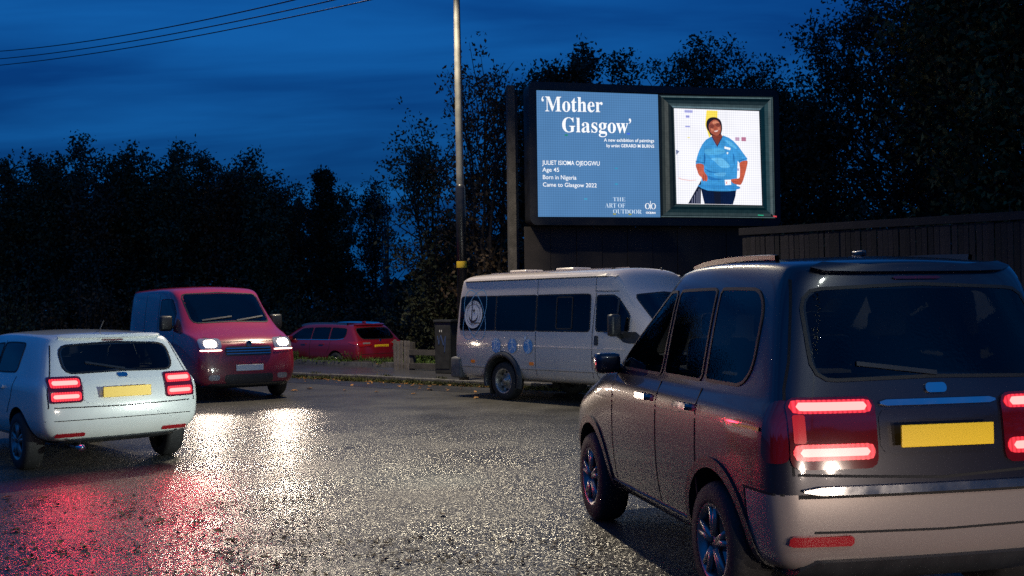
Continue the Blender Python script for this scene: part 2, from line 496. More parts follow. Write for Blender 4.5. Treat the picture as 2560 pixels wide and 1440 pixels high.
def text_mesh(s, thin=0.0, spacing=1.0):
    cu = bpy.data.curves.new('lettering', 'FONT')
    cu.body = s
    cu.resolution_u = 4
    cu.offset = thin
    cu.space_character = spacing
    o = bpy.data.objects.new('lettering', cu)
    COL.objects.link(o)
    bpy.context.view_layer.update()
    dg = bpy.context.evaluated_depsgraph_get()
    me = bpy.data.meshes.new_from_object(o.evaluated_get(dg))
    bpy.data.objects.remove(o)
    bpy.data.curves.remove(cu)
    return me

def text_points(me):
    a = np.empty(len(me.vertices) * 3); me.vertices.foreach_get('co', a)
    return a.reshape(-1, 3)

SERIF = {}
for i in range(26):
    SERIF[chr(65 + i)] = chr(0x1D400 + i); SERIF[chr(97 + i)] = chr(0x1D41A + i)
def serif(s): return ''.join(SERIF.get(c, c) for c in s)
# ------------------------------------------------------------------ vehicles
def lerp(a, b, t): return a + (b - a) * t

def resample(pts, n):
    pts = [Vector(p) for p in pts]
    d = [0]
    for a, b in zip(pts, pts[1:]): d.append(d[-1] + (b - a).length)
    out = []
    for i in range(n + 1):
        s = d[-1] * i / n
        for j in range(len(pts) - 1):
            if s <= d[j + 1] + 1e-9:
                t = (s - d[j]) / max(1e-9, d[j + 1] - d[j])
                out.append(pts[j].lerp(pts[j + 1], t)); break
        else: out.append(pts[-1].copy())
    return out

def rrect(a0, a1, lo, hi, r, n=4):
    """lower and upper edge of a rounded panel; lo, hi: numbers or functions of a"""
    L = lo if callable(lo) else (lambda a: lo)
    H = hi if callable(hi) else (lambda a: hi)
    rs = r if isinstance(r, (list, tuple)) else (r, r)
    A = [a0 + rs[0] * (1 - math.cos(PI / 2 * i / n)) for i in range(n + 1)]
    B = [a1 - rs[1] * (1 - math.cos(PI / 2 * i / n)) for i in range(n, -1, -1)]
    xs = A + [lerp(A[-1], B[0], k / 6) for k in range(1, 6)] + B
    low, high = [], []
    for x in xs:
        e = 0
        if rs[0] > 0 and x < a0 + rs[0]: e = rs[0] - math.sqrt(max(0, rs[0] ** 2 - (a0 + rs[0] - x) ** 2))
        if rs[1] > 0 and x > a1 - rs[1]: e = rs[1] - math.sqrt(max(0, rs[1] ** 2 - (x - a1 + rs[1]) ** 2))
        low.append((x, L(x) + e)); high.append((x, H(x) - e))
    return low, high

class Vehicle:
    def __init__(self, name, label, cat, loc, rz, L):
        self.root = empty(name, loc, rz)
        tag(self.root, label, cat)
        self.L = L
    def shell(self, stations, m, arches=(), name='body', crease=(), wins=(), cabin=None):
        """stations: list of (x, [(y, z, dx), ...]) rear to front, rows from under the floor round to the roof centre"""
        K = len(stations[0][1]); N = len(stations)
        vs, fs = [], []
        Lf, Rt = {}, {}
        for i, (x, rows) in enumerate(stations):
            for k, q in enumerate(rows):
                y, z = q[0], q[1]; dx = q[2] if len(q) > 2 else 0
                Lf[i, k] = len(vs); vs.append((x + dx, y, z))
                if k in (0, K - 1): Rt[i, k] = Lf[i, k]
                else: Rt[i, k] = len(vs); vs.append((x + dx, -y, z))
        for i in range(N - 1):
            for k in range(K - 1):
                a = [Lf[i, k], Lf[i, k + 1], Lf[i + 1, k + 1], Lf[i + 1, k]]
                b = [Rt[i, k], Rt[i + 1, k], Rt[i + 1, k + 1], Rt[i, k + 1]]
                fs += [a, b]
        for i, bow in ((0, -0.03), (N - 1, 0.05)):
            C = {0: Lf[i, 0], K - 1: Lf[i, K - 1]}
            for k in range(1, K - 1):
                v = vs[Lf[i, k]]; C[k] = len(vs); vs.append((v[0] + bow, 0, v[2] + (0.0 if k < 5 else 0.012)))
            for k in range(K - 1):
                a = [Lf[i, k], C[k], C[k + 1], Lf[i, k + 1]]
                b = [Rt[i, k], Rt[i, k + 1], C[k + 1], C[k]]
                a = list(dict.fromkeys(a)); b = list(dict.fromkeys(b))
                fs += [a, b] if i == 0 else [a[::-1], b[::-1]]
        me = mesh('cage', vs, fs)
        bm = bmesh.new(); bm.from_mesh(me)
        bmesh.ops.recalc_face_normals(bm, faces=bm.faces)
        cl = bm.edges.layers.float.new('crease_edge')
        rowset = {}
        for k, w in crease:
            for i in range(N):
                rowset[Lf[i, k]] = (k, w); rowset[Rt[i, k]] = (k, w)
        for e in bm.edges:
            a, b = e.verts[0].index, e.verts[1].index
            if a in rowset and b in rowset and rowset[a] == rowset[b]:
                if abs(e.verts[0].co.y + e.verts[1].co.y) > 0.2: e[cl] = rowset[a][1]
        bm.to_mesh(me); bm.free()
        o = bpy.data.objects.new('cage', me); COL.objects.link(o)
        md = o.modifiers.new('s', 'SUBSURF'); md.levels = 3; md.render_levels = 3
        bpy.context.view_layer.update()
        dg = bpy.context.evaluated_depsgraph_get()
        full = bpy.data.meshes.new_from_object(o.evaluated_get(dg))
        bm = bmesh.new(); bm.from_mesh(full)
        self.bvh = BVHTree.FromBMesh(bm); bm.free()
        cutters = []
        def cutter(v, f, mt):
            cme = mesh('cut', v, f)
            bm = bmesh.new(); bm.from_mesh(cme); bmesh.ops.remove_doubles(bm, verts=bm.verts, dist=0.0005); bmesh.ops.recalc_face_normals(bm, faces=bm.faces); bm.to_mesh(cme); bm.free()
            co = bpy.data.objects.new('cut', cme); COL.objects.link(co); cutters.append(co)
            cme.materials.append(mt)
            b = o.modifiers.new('b', 'BOOLEAN'); b.operation = 'DIFFERENCE'; b.object = co; b.solver = 'EXACT'; b.material_mode = 'TRANSFER'
        def prism(poly, fa, fb):
            n = len(poly)
            return [fa(p) for p in poly] + [fb(p) for p in poly], [list(range(n))] + [list(range(n, 2 * n))] + [[i, (i + 1) % n, n + (i + 1) % n, n + i] for i in range(n)]
        if arches:
            o.modifiers.clear(); o.data = full
            if cabin:
                P, wf = cabin
                cutter(*prism(P, lambda p: (p[0], -wf(p[1]), p[1]), lambda p: (p[0], wf(p[1]), p[1])), M['seat'])
            for (wn_, axis, lo, hi, rg, gm) in wins:
                P = [tuple(q) for q in lo] + [tuple(q) for q in reversed(hi)]
                P = [p for i, p in enumerate(P) if (Vector(p) - Vector(P[i - 1])).length > 1e-4]
                c = Vector((0, 0))
                for p in P: c += Vector(p) / len(P)
                P = [c + (Vector(p) - c) * (1 - 0.022 / max(0.05, (Vector(p) - c).length)) for p in P]
                if axis == 'y': cutter(*prism(P, lambda p: (p[0], -1.6, p[1]), lambda p: (p[0], 1.6, p[1])), M['gasket'])
                else: cutter(*prism(P, lambda p: (rg[0], p[0], p[1]), lambda p: (rg[1], p[0], p[1])), M['gasket'])
            for (cx, cz, rad, depth, hw) in arches:
                for s in (-1, 1):
                    mb = MB()
                    y0, y1 = s * (hw + 0.2), s * (hw - depth)
                    mb.lathe([(0.0001, y0), (rad, y0), (rad, y1), (0.0001, y1)], (cx, 0, cz), 'y', 40)
                    cme = mesh('cut', mb.v, mb.f)
                    bm = bmesh.new(); bm.from_mesh(cme); bmesh.ops.remove_doubles(bm, verts=bm.verts, dist=0.001); bmesh.ops.recalc_face_normals(bm, faces=bm.faces); bm.to_mesh(cme); bm.free()
                    co = bpy.data.objects.new('cut', cme); COL.objects.link(co); cutters.append(co)
                    cme.materials.append(M['well'])
                    b = o.modifiers.new('b', 'BOOLEAN'); b.operation = 'DIFFERENCE'; b.object = co; b.solver = 'EXACT'
                    b.material_mode = 'TRANSFER'
            full.materials.clear(); full.materials.append(m)
            bpy.context.view_layer.update()
            dg = bpy.context.evaluated_depsgraph_get()
            full = bpy.data.meshes.new_from_object(o.evaluated_get(dg))
        else:
            full.materials.clear(); full.materials.append(m)
        for c in cutters: bpy.data.objects.remove(c)
        bpy.data.objects.remove(o)
        full.polygons.foreach_set('use_smooth', [True] * len(full.polygons))
        full.set_sharp_from_angle(angle=R(40))
        b = bpy.data.objects.new(name, full)
        COL.objects.link(b); b.parent = self.root
        self.body = b
        return b
    def glaze(self, wins):
        for (nm, axis, lo, hi, rg, gm) in wins:
            for s in ((1, -1) if axis == 'y' else (rg[2],)):
                w = self.patch(nm, lo, hi, axis, s, gm, off=0.003, skirt=0.008)
                ring = [tuple(q) for q in lo] + [tuple(q) for q in reversed(hi)]
                ring.append(ring[0])
                self.strip('window_seal', ring, 0.018, axis, s, M['gasket'], off=0.006, n=60, parent=w, skirt=0.004)
    def seats(self, xs, ys, z):
        for x in xs:
            for y in ys:
                mb = MB().box((x, y, z - 0.06), (0.11, 0.44, 0.34), Matrix.Rotation(-0.15, 4, 'Y'), bev=0.05)
                mb.box((x - 0.02, y, z + 0.20), (0.08, 0.24, 0.15), Matrix.Rotation(-0.1, 4, 'Y'), bev=0.035)
                mb.build('seat', M['seat'], self.root, True)
    def hit(self, a, b, axis, sgn):
        if axis == 'y': o, d = Vector((a, sgn * 4, b)), Vector((0, -sgn, 0))
        elif axis == 'x': o, d = Vector((self.L + 4 if sgn > 0 else -4, a, b)), Vector((-sgn, 0, 0))
        else: o, d = Vector((a, b, 6)), Vector((0, 0, -1))
        p, n, _, _ = self.bvh.ray_cast(o, d)
        if p is None:
            q = o + d * (4 - 0.8 if axis == 'y' else 4 if axis == 'x' else 4.4)
            p, n, _, _ = self.bvh.find_nearest(q)
        return p, n
    def patch(self, name, low, high, axis, sgn, m, off=0.004, nx=16, nz=6, parent=None, smooth=True, skirt=0.012):
        if len(low) > nx: n = len(low) - 1; lo = [Vector(p) for p in low]; hi = [Vector(p) for p in high]
        else: n = nx; lo, hi = resample(low, n), resample(high, n)
        vs, fs = [], []
        nr = []
        for j in range(nz + 1):
            for i in range(n + 1):
                q = lo[i].lerp(hi[i], j / nz)
                p, nn = self.hit(q.x, q.y, axis, sgn)
                vs.append(p + nn * off); nr.append(nn)
        ring = [i for i in range(n + 1)] + [j * (n + 1) + n for j in range(1, nz + 1)] + [nz * (n + 1) + i for i in range(n - 1, -1, -1)] + [j * (n + 1) for j in range(nz - 1, 0, -1)]
        for j in range(nz):
            for i in range(n):
                a = j * (n + 1) + i
                fs.append([a, a + 1, a + n + 2, a + n + 1])
        b0 = len(vs)
        for r in ring: vs.append(vs[r] - nr[r] * (off + skirt))
        for i in range(len(ring)):
            i2 = (i + 1) % len(ring)
            fs.append([ring[i], b0 + i, b0 + i2, ring[i2]])
        me = mesh(name, vs, fs)
        bm = bmesh.new(); bm.from_mesh(me)
        bmesh.ops.recalc_face_normals(bm, faces=bm.faces)
        bm.to_mesh(me); bm.free()
        # orient outward
        me.update()
        c = sum((p.normal.dot(nr[0]) for p in me.polygons[:n * nz]))
        if c < 0: me.flip_normals()
        o = link(name, me, parent or self.root, m, smooth)
        if smooth: me.set_sharp_from_angle(angle=R(35))
        return o
    def strip(self, name, pts, w, axis, sgn, m, off=0.0025, n=None, parent=None, skirt=0.006, both=True):
        """a thin line laid along the body (panel gaps, mouldings)"""
        n = n or max(4, int(len(pts) * 5))
        P = resample(pts, n)
        vs, fs = [], []
        for i, p in enumerate(P):
            d = (P[min(i + 1, n)] - P[max(i - 1, 0)]); d.normalize()
            t = Vector((-d.y, d.x)) * w / 2
            for s in (-1, 1):
                q = p + t * s
                h, nn = self.hit(q.x, q.y, axis, sgn)
                vs.append(h + nn * off)
        for i in range(n): fs.append([2 * i, 2 * i + 1, 2 * i + 3, 2 * i + 2])
        nb = len(vs)
        if skirt:
            for i, p in enumerate(P):
                h, nn = self.hit(p.x, p.y, axis, sgn)
                for s in (0, 1): vs.append(vs[2 * i + s] - nn * (off + skirt))
            for i in range(n):
                for s in (0, 1):
                    fs.append([2 * i + s, 2 * i + 2 + s, nb + 2 * i + 2 + s, nb + 2 * i + s])
        me = mesh(name, vs, fs)
        bm = bmesh.new(); bm.from_mesh(me); bmesh.ops.recalc_face_normals(bm, faces=bm.faces); bm.to_mesh(me); bm.free()
        return link(name, me, parent or self.root, m)
    def wheel(self, x, y, R0, w, rimm, style='alloy', r_rim=None):
        s = 1 if y > 0 else -1
        rr = r_rim or R0 * 0.64
        t = MB()
        t.lathe([(rr, -w / 2), (rr + 0.02, -w / 2 - 0.004), (R0 * 0.93, -w / 2 + 0.002), (R0 * 0.985, -w / 2 + 0.03), (R0, -w * 0.25), (R0, w * 0.25),
                 (R0 * 0.985, w / 2 - 0.03), (R0 * 0.93, w / 2 - 0.002), (rr + 0.02, w / 2 + 0.004), (rr, w / 2), (rr, -w / 2)], (0, 0, 0), 'y', 36)
        tyre = t.build('wheel', M['rubber'], self.root, True, (x, y, R0))
        rim = MB()
        f = s * w / 2
        if style == 'steel':      # deep dished steel wheel with hand holes and a hub
            rim.lathe([(rr + 0.004, f * 1.02), (rr - 0.015, f * 1.0), (rr - 0.03, f * 0.8), (rr - 0.045, f * 0.2), (rr * 0.80, f * 0.05), (rr * 0.62, f * 0.22), (rr * 0.42, f * 0.30), (rr * 0.36, f * 0.55), (rr * 0.22, f * 0.62), (rr * 0.2, f * 0.8), (0.002, f * 0.82)], (0, 0, 0), 'y', 30)
        else:
            rim.lathe([(rr + 0.004, f * 1.02), (rr - 0.018, f * 0.98), (rr - 0.03, f * 0.5), (rr - 0.035, -f * 0.2), (0.002, -f * 0.2)], (0, 0, 0), 'y', 30)
            rim.lathe([(0.002, f * 0.9), (rr * 0.22, f * 0.86), (rr * 0.24, f * 0.3)], (0, 0, 0), 'y', 20)
            for k in range(5):
                for dd in (-0.16, 0.16):
                    a = 2 * PI * k / 5 + 0.3
                    p0 = Vector((math.cos(a + dd * 0.4), 0, math.sin(a + dd * 0.4))) * rr * 0.2
                    p1 = Vector((math.cos(a + dd), 0, math.sin(a + dd))) * (rr - 0.02)
                    p0.y = f * 0.82; p1.y = f * 0.88
                    rim.tube([p0, p1], [0.026, 0.018], 6)
        rim.build('rim', rimm, tyre, True)
        if style == 'steel':
            hb = MB()
            for k in range(8):
                a = 2 * PI * k / 8
                c = Vector((math.cos(a) * rr * 0.72, f * 0.13, math.sin(a) * rr * 0.72))
                hb.lathe([(0.001, 0.012 * s), (0.026, 0.011 * s), (0.027, 0.0)], c, 'y', 10)
            hb.build('hand_hole', M['well'], tyre)
            nt = MB()
            for k in range(6):
                a = 2 * PI * k / 6 + 0.2
                nt.tube([(math.cos(a) * rr * 0.3, f * 0.5, math.sin(a) * rr * 0.3), (math.cos(a) * rr * 0.3, f * 0.72, math.sin(a) * rr * 0.3)], 0.012, 6)
            nt.build('wheel_nut', M['galv'], tyre)
        return tyre
    def plate(self, x, y, z, w, h, sgn, m, text=None, lean=0.0, yaw=0.0):
        p = MB().box((0, 0, 0), (0.012, w, h), bev=0.004).build('number_plate', m, self.root)
        p.location = (x, y, z); p.rotation_euler = (0, lean, yaw)
        if text:
            me = text_mesh(text)
            a = text_points(me)
            lo, hi = a.min(0), a.max(0)
            u = (a[:, 0] - lo[0]) / (hi[0] - lo[0]) - 0.5
            v = (a[:, 1] - lo[1]) / (hi[1] - lo[1]) - 0.5
            # read from behind (sgn -1): text runs towards -y
            b = np.stack([np.full(len(a), sgn * 0.0075), u * w * 0.9 * (1 if sgn > 0 else -1), v * h * 0.68], 1)
            me.vertices.foreach_set('co', b.ravel()); me.update()
            link('plate_lettering', me, p, M['plate_ink'])
        return p
    def mirror(self, x, y, z, m, size=(0.16, 0.2, 0.16), name='door_mirror'):
        s = 1 if y > 0 else -1
        mb = MB().box((x, y + s * size[1] / 2, z), size, bev=min(size) * 0.3)
        mb.tube([(x + 0.02, y - s * 0.1, z - size[2] * 0.3), (x, y + s * 0.06, z - size[2] * 0.2)], 0.03, 8)
        return mb.build(name, m, self.root, True)

def area(name, parent, loc, direction, w, h, power, col, spread=180):
    d = bpy.data.lights.new(name, 'AREA'); d.shape = 'RECTANGLE'; d.size = w; d.size_y = h; d.energy = power; d.color = col; d.spread = R(spread)
    o = bpy.data.objects.new(name, d); COL.objects.link(o); o.parent = parent; o.location = loc
    o.rotation_euler = Vector(direction).to_track_quat('-Z', 'Y').to_euler()
    return o

def spot(name, parent, loc, direction, power, col, angle, blend, radius):
    d = bpy.data.lights.new(name, 'SPOT'); d.energy = power; d.color = col; d.spot_size = R(angle); d.spot_blend = blend; d.shadow_soft_size = radius
    o = bpy.data.objects.new(name, d); COL.objects.link(o); o.parent = parent; o.location = loc
    o.rotation_euler = Vector(direction).to_track_quat('-Z', 'Y').to_euler()
    return o

def car_stations(L, hw, H, zb, belt, hood, xr, xs_top, xs_base, rw, rear_belt_dx=0.08, bumper=0.5):
    """cage of a hatchback, estate or people carrier"""
    S = []
    def low(f, zoff=0.0, dx=(0, 0, 0, 0, 0)):
        return [(0, zb + zoff, dx[0]), (0.72 * hw * f, zb + zoff, dx[0]), (0.93 * hw * f, zb + 0.09 + zoff, dx[1]), (1.0 * hw * f, bumper + 0.06, dx[2]), (0.985 * hw * f, belt - 0.10, dx[3]), (0.93 * hw * f, belt, dx[4])]
    def green(f, top, rwf=1.0):
        return [(lerp(0.93 * hw, rw, 0.80) * f, lerp(belt, top, 0.80)), (rw * f * 0.93, top - 0.045), (0, top)]
    rb = rear_belt_dx
    g = green(0.94, H - 0.05)
    S.append((0.0, low(0.93, 0.08, (0.10, 0.03, 0.0, 0.03, rb)) + [(g[0][0], g[0][1], lerp(rb, xr, 0.85)), (g[1][0], g[1][1], xr), (0, g[2][1], xr - 0.03)]))
    g = green(0.985, H - 0.025)
    S.append((0.10, low(0.985, 0.03, (0.04, 0.02, 0, 0.03, rb)) + [(g[0][0], g[0][1], lerp(rb, xr, 0.85) + 0.02), (g[1][0], g[1][1], xr + 0.02), (0, g[2][1], xr)]))
    x2 = max(0.55, xr + 0.35)
    S.append((x2, low(1.0) + green(1.0, H - 0.005)))
    xm = lerp(x2, xs_top, 0.55)
    S.append((xm, low(1.0) + green(1.01, H + 0.015)))
    S.append((xs_top - 0.12, low(1.0) + green(0.985, H - 0.01)))
    S.append((xs_top + 0.04, low(1.0) + green(0.965, H - 0.06)))
    t = 0.5
    xw = lerp(xs_top, xs_base, t)
    mid = [(lerp(0.93 * hw, rw, 0.42), lerp(belt, H, 0.42)), (rw * 0.80, lerp(belt, H, 0.56)), (0, lerp(belt, H, 0.60))]
    S.append((xw, low(1.0) + mid))
    S.append((xs_base, low(1.0) + [(0.80 * hw, belt + 0.015), (0.58 * hw, belt + 0.035), (0, belt + 0.05)]))
    def hoodrow(f, hz, z0=0.0):
        return [(0, zb + z0), (0.72 * hw * f, zb + z0), (0.93 * hw * f, zb + 0.09 + z0), (1.0 * hw * f, bumper + 0.06), (0.97 * hw * f, hz - 0.13), (0.88 * hw * f, hz - 0.03), (0.66 * hw * f, hz + 0.0), (0.40 * hw * f, hz + 0.02), (0, hz + 0.03)]
    S.append((lerp(xs_base, L, 0.3), hoodrow(1.0, lerp(belt, hood, 0.45))))
    S.append((lerp(xs_base, L, 0.62), hoodrow(0.985, hood)))
    S.append((L - 0.16, hoodrow(0.90, hood - 0.10, 0.03)))
    S.append((L, [(0, zb + 0.08, -0.05), (0.60 * hw, zb + 0.08, -0.05), (0.72 * hw, zb + 0.14, 0), (0.77 * hw, bumper + 0.04, 0.0), (0.72 * hw, hood - 0.24, -0.03), (0.66 * hw, hood - 0.17, -0.08), (0.5 * hw, hood - 0.15, -0.09), (0.3 * hw, hood - 0.145, -0.09), (0, hood - 0.14, -0.09)]))
    return S

def heading(h): return math.atan2(h[1], h[0])

# ---------------------------------------------------------------- white hatchback
def white_hatchback():
    L, hw, H = 4.1, 0.90, 1.50
    h = Vector((-0.66, 0.751)); left = Vector((-h.y, h.x))
    corner = at(98, 1000, 11.1); c2 = Vector((corner.x, corner.y))
    o = c2 - left * hw
    V = Vehicle('white_hatchback', 'white hatchback driving away with both tail lights and yellow rear plate lit', 'car', (o.x, o.y, 0), heading(h), L)
    belt = 1.0
    top = lambda x: 1.36 - 0.06 * (x - 1.3) ** 2
    wins = [('rear_window', 'x', *rrect(-0.60, 0.60, lambda y: 1.055 - 0.02 * abs(y), lambda y: 1.36 - 0.05 * abs(y), 0.09), (-0.6, 1.0, -1), M['glass']),
            ('windscreen', 'x', *rrect(-0.60, 0.60, lambda y: 1.11, lambda y: 1.38, 0.06), (2.4, 5, 1), M['screen_glass']),
            ('front_side_window', 'y', *rrect(1.72, 2.62, lambda x: 1.03, lambda x: min(top(x), 1.40 - max(0, x - 2.2) * 0.62), (0.03, 0.02)), None, M['screen_glass']),
            ('rear_side_window', 'y', *rrect(0.98, 1.66, lambda x: 1.035 + 0.03 * max(0, 1.4 - x), top, (0.06, 0.03)), None, M['glass'])]
    cabin = ([(0.42, 1.03), (0.62, 1.37), (2.35, 1.38), (2.90, 1.06)], lambda z: lerp(0.74, 0.58, (z - 1.03) / 0.35))
    V.shell(car_stations(L, hw, H, 0.27, belt, 0.94, 0.42, 2.45, 3.15, 0.68, 0.12, 0.52), M['white_paint'], [(0.78, 0.31, 0.37, 0.32, hw), (3.28, 0.31, 0.37, 0.32, hw)], crease=((5, 0.6), (7, 0.35), (4, 0.3)), wins=wins, cabin=cabin)
    V.glaze(wins); V.seats((1.05, 2.1), (-0.36, 0.36), 1.08)
    r = V.root
    for x in (0.78, 3.28):
        for s in (1, -1): V.wheel(x, s * (hw - 0.115), 0.31, 0.2, M['alloy'])
    # rear
    lo, hi = rrect(-0.12, 0.12, 1.375, 1.388, 0.005)
    V.patch('brake_light_strip', lo, hi, 'x', -1, M['dark_red_lens'], off=0.008, nz=2)
    for s in (1, -1): V.strip('tailgate_gap', [(s * 0.79, 0.70), (s * 0.80, 0.86), (s * 0.735, 1.04), (s * 0.66, 1.34)], 0.010, 'x', -1, M['seam'], n=14)
    lo, hi = rrect(-0.055, 0.055, 0.985, 1.03, 0.02); V.patch('badge', lo, hi, 'x', -1, M['chrome'], off=0.012, nz=2)
    lo, hi = rrect(-0.56, 0.56, 1.395, 1.425, 0.01)
    V.patch('spoiler', lo, hi, 'x', -1, M['white_paint'], off=0.03, skirt=0.05)
    for s in (1, -1):
        a0, a1 = sorted((s * 0.45, s * 0.785))
        lo, hi = rrect(a0, a1, 0.745, 1.01, 0.03)
        hs = V.patch('tail_light', lo, hi, 'x', -1, M['dark_red_lens'], off=0.014)
        for z0, z1 in ((0.90, 0.985), (0.765, 0.855)):
            b0, b1 = sorted((s * 0.47, s * 0.765))
            lo, hi = rrect(b0, b1, z0, z1, 0.02)
            V.patch('light_bar', lo, hi, 'x', -1, M['tail_glow'], off=0.02, parent=hs, nz=2)
            zc = (z0 + z1) / 2
            lo, hi = rrect(b0 + 0.02, b1 - 0.02, zc - 0.020, zc + 0.020, 0.018)
            V.patch('light_core', lo, hi, 'x', -1, M['tail_core'], off=0.024, parent=hs, nz=2)
        area('tail_lamp', r, (-0.09, s * 0.62, 0.88), (-1, 0, -0.25), 0.30, 0.2, 11, (1.0, 0.03, 0.07))
        a0, a1 = sorted((s * 0.42, s * 0.72))
        lo, hi = rrect(a0, a1, 0.385, 0.425, 0.01)
        V.patch('reflector', lo, hi, 'x', -1, M['red_lens'], off=0.008, nz=2)
    lo, hi = rrect(-0.44, 0.44, 0.73, 0.97, 0.03)
    V.patch('plate_recess', lo, hi, 'x', -1, M['white_paint'], off=0.004)
    V.plate(-0.052, 0, 0.84, 0.52, 0.112, -1, M['yellow_plate'])
    V.strip('tailgate_gap', [(-0.80, 0.70), (0, 0.685), (0.80, 0.70)], 0.012, 'x', -1, M['seam'], n=18)
    V.strip('bumper_gap', [(-0.82, 0.56), (0.82, 0.56)], 0.008, 'x', -1, M['seam'], n=18)
    lo, hi = rrect(-0.62, 0.62, 0.26, 0.36, 0.03)
    V.patch('rear_valance', lo, hi, 'x', -1, M['arch'], off=0.02, skirt=0.05)
    e = MB().tube([(0.30, 0.46, 0.27), (0.02, 0.46, 0.265)], 0.035, 12); e.build('exhaust', M['chrome'], r, True)
    V.strip('wiper', [(-0.05, 1.07), (0.36, 1.15)], 0.02, 'x', -1, M['arch'], off=0.012, skirt=0.01)
    lo, hi = rrect(-0.07, 0.07, 0.985, 1.045, 0.03)
    # sides
    for s in (1, -1):
        V.strip('door_gap', [(1.69, 0.34), (1.70, 1.0), (1.69, 1.38)], 0.01, 'y', s, M['seam'])
        V.strip('door_gap', [(2.86, 0.34), (2.84, 0.98)], 0.01, 'y', s, M['seam'])
        V.strip('door_gap', [(1.12, 0.60), (0.98, 0.78), (0.94, 1.0)], 0.01, 'y', s, M['seam'])
        V.strip('sill_trim', [(1.15, 0.34), (2.9, 0.34)], 0.09, 'y', s, M['arch'], off=0.012)
        for x in (1.22, 2.0):
            lo, hi = rrect(x, x + 0.2, 0.86, 0.895, 0.015)
            V.patch('door_handle', lo, hi, 'y', s, M['white_paint'], off=0.025, nz=2, skirt=0.03)
        V.mirror(2.62, s * 0.84, 1.05, M['white_paint'])
        a0, a1 = sorted((s * 0.40, s * 0.70))
        lo, hi = rrect(a0, a1, 0.62, 0.74, 0.04)
        V.patch('headlight', lo, hi, 'x', 1, M['head_glow2'], off=0.01)
    lo, hi = rrect(-0.45, 0.45, 0.36, 0.52, 0.05)
    V.patch('grille', lo, hi, 'x', 1, M['arch'])
    an = MB().tube([(0.75, 0, 1.49), (0.62, 0, 1.60)], [0.008, 0.004], 6); an.build('aerial', M['arch'], r)
    return V

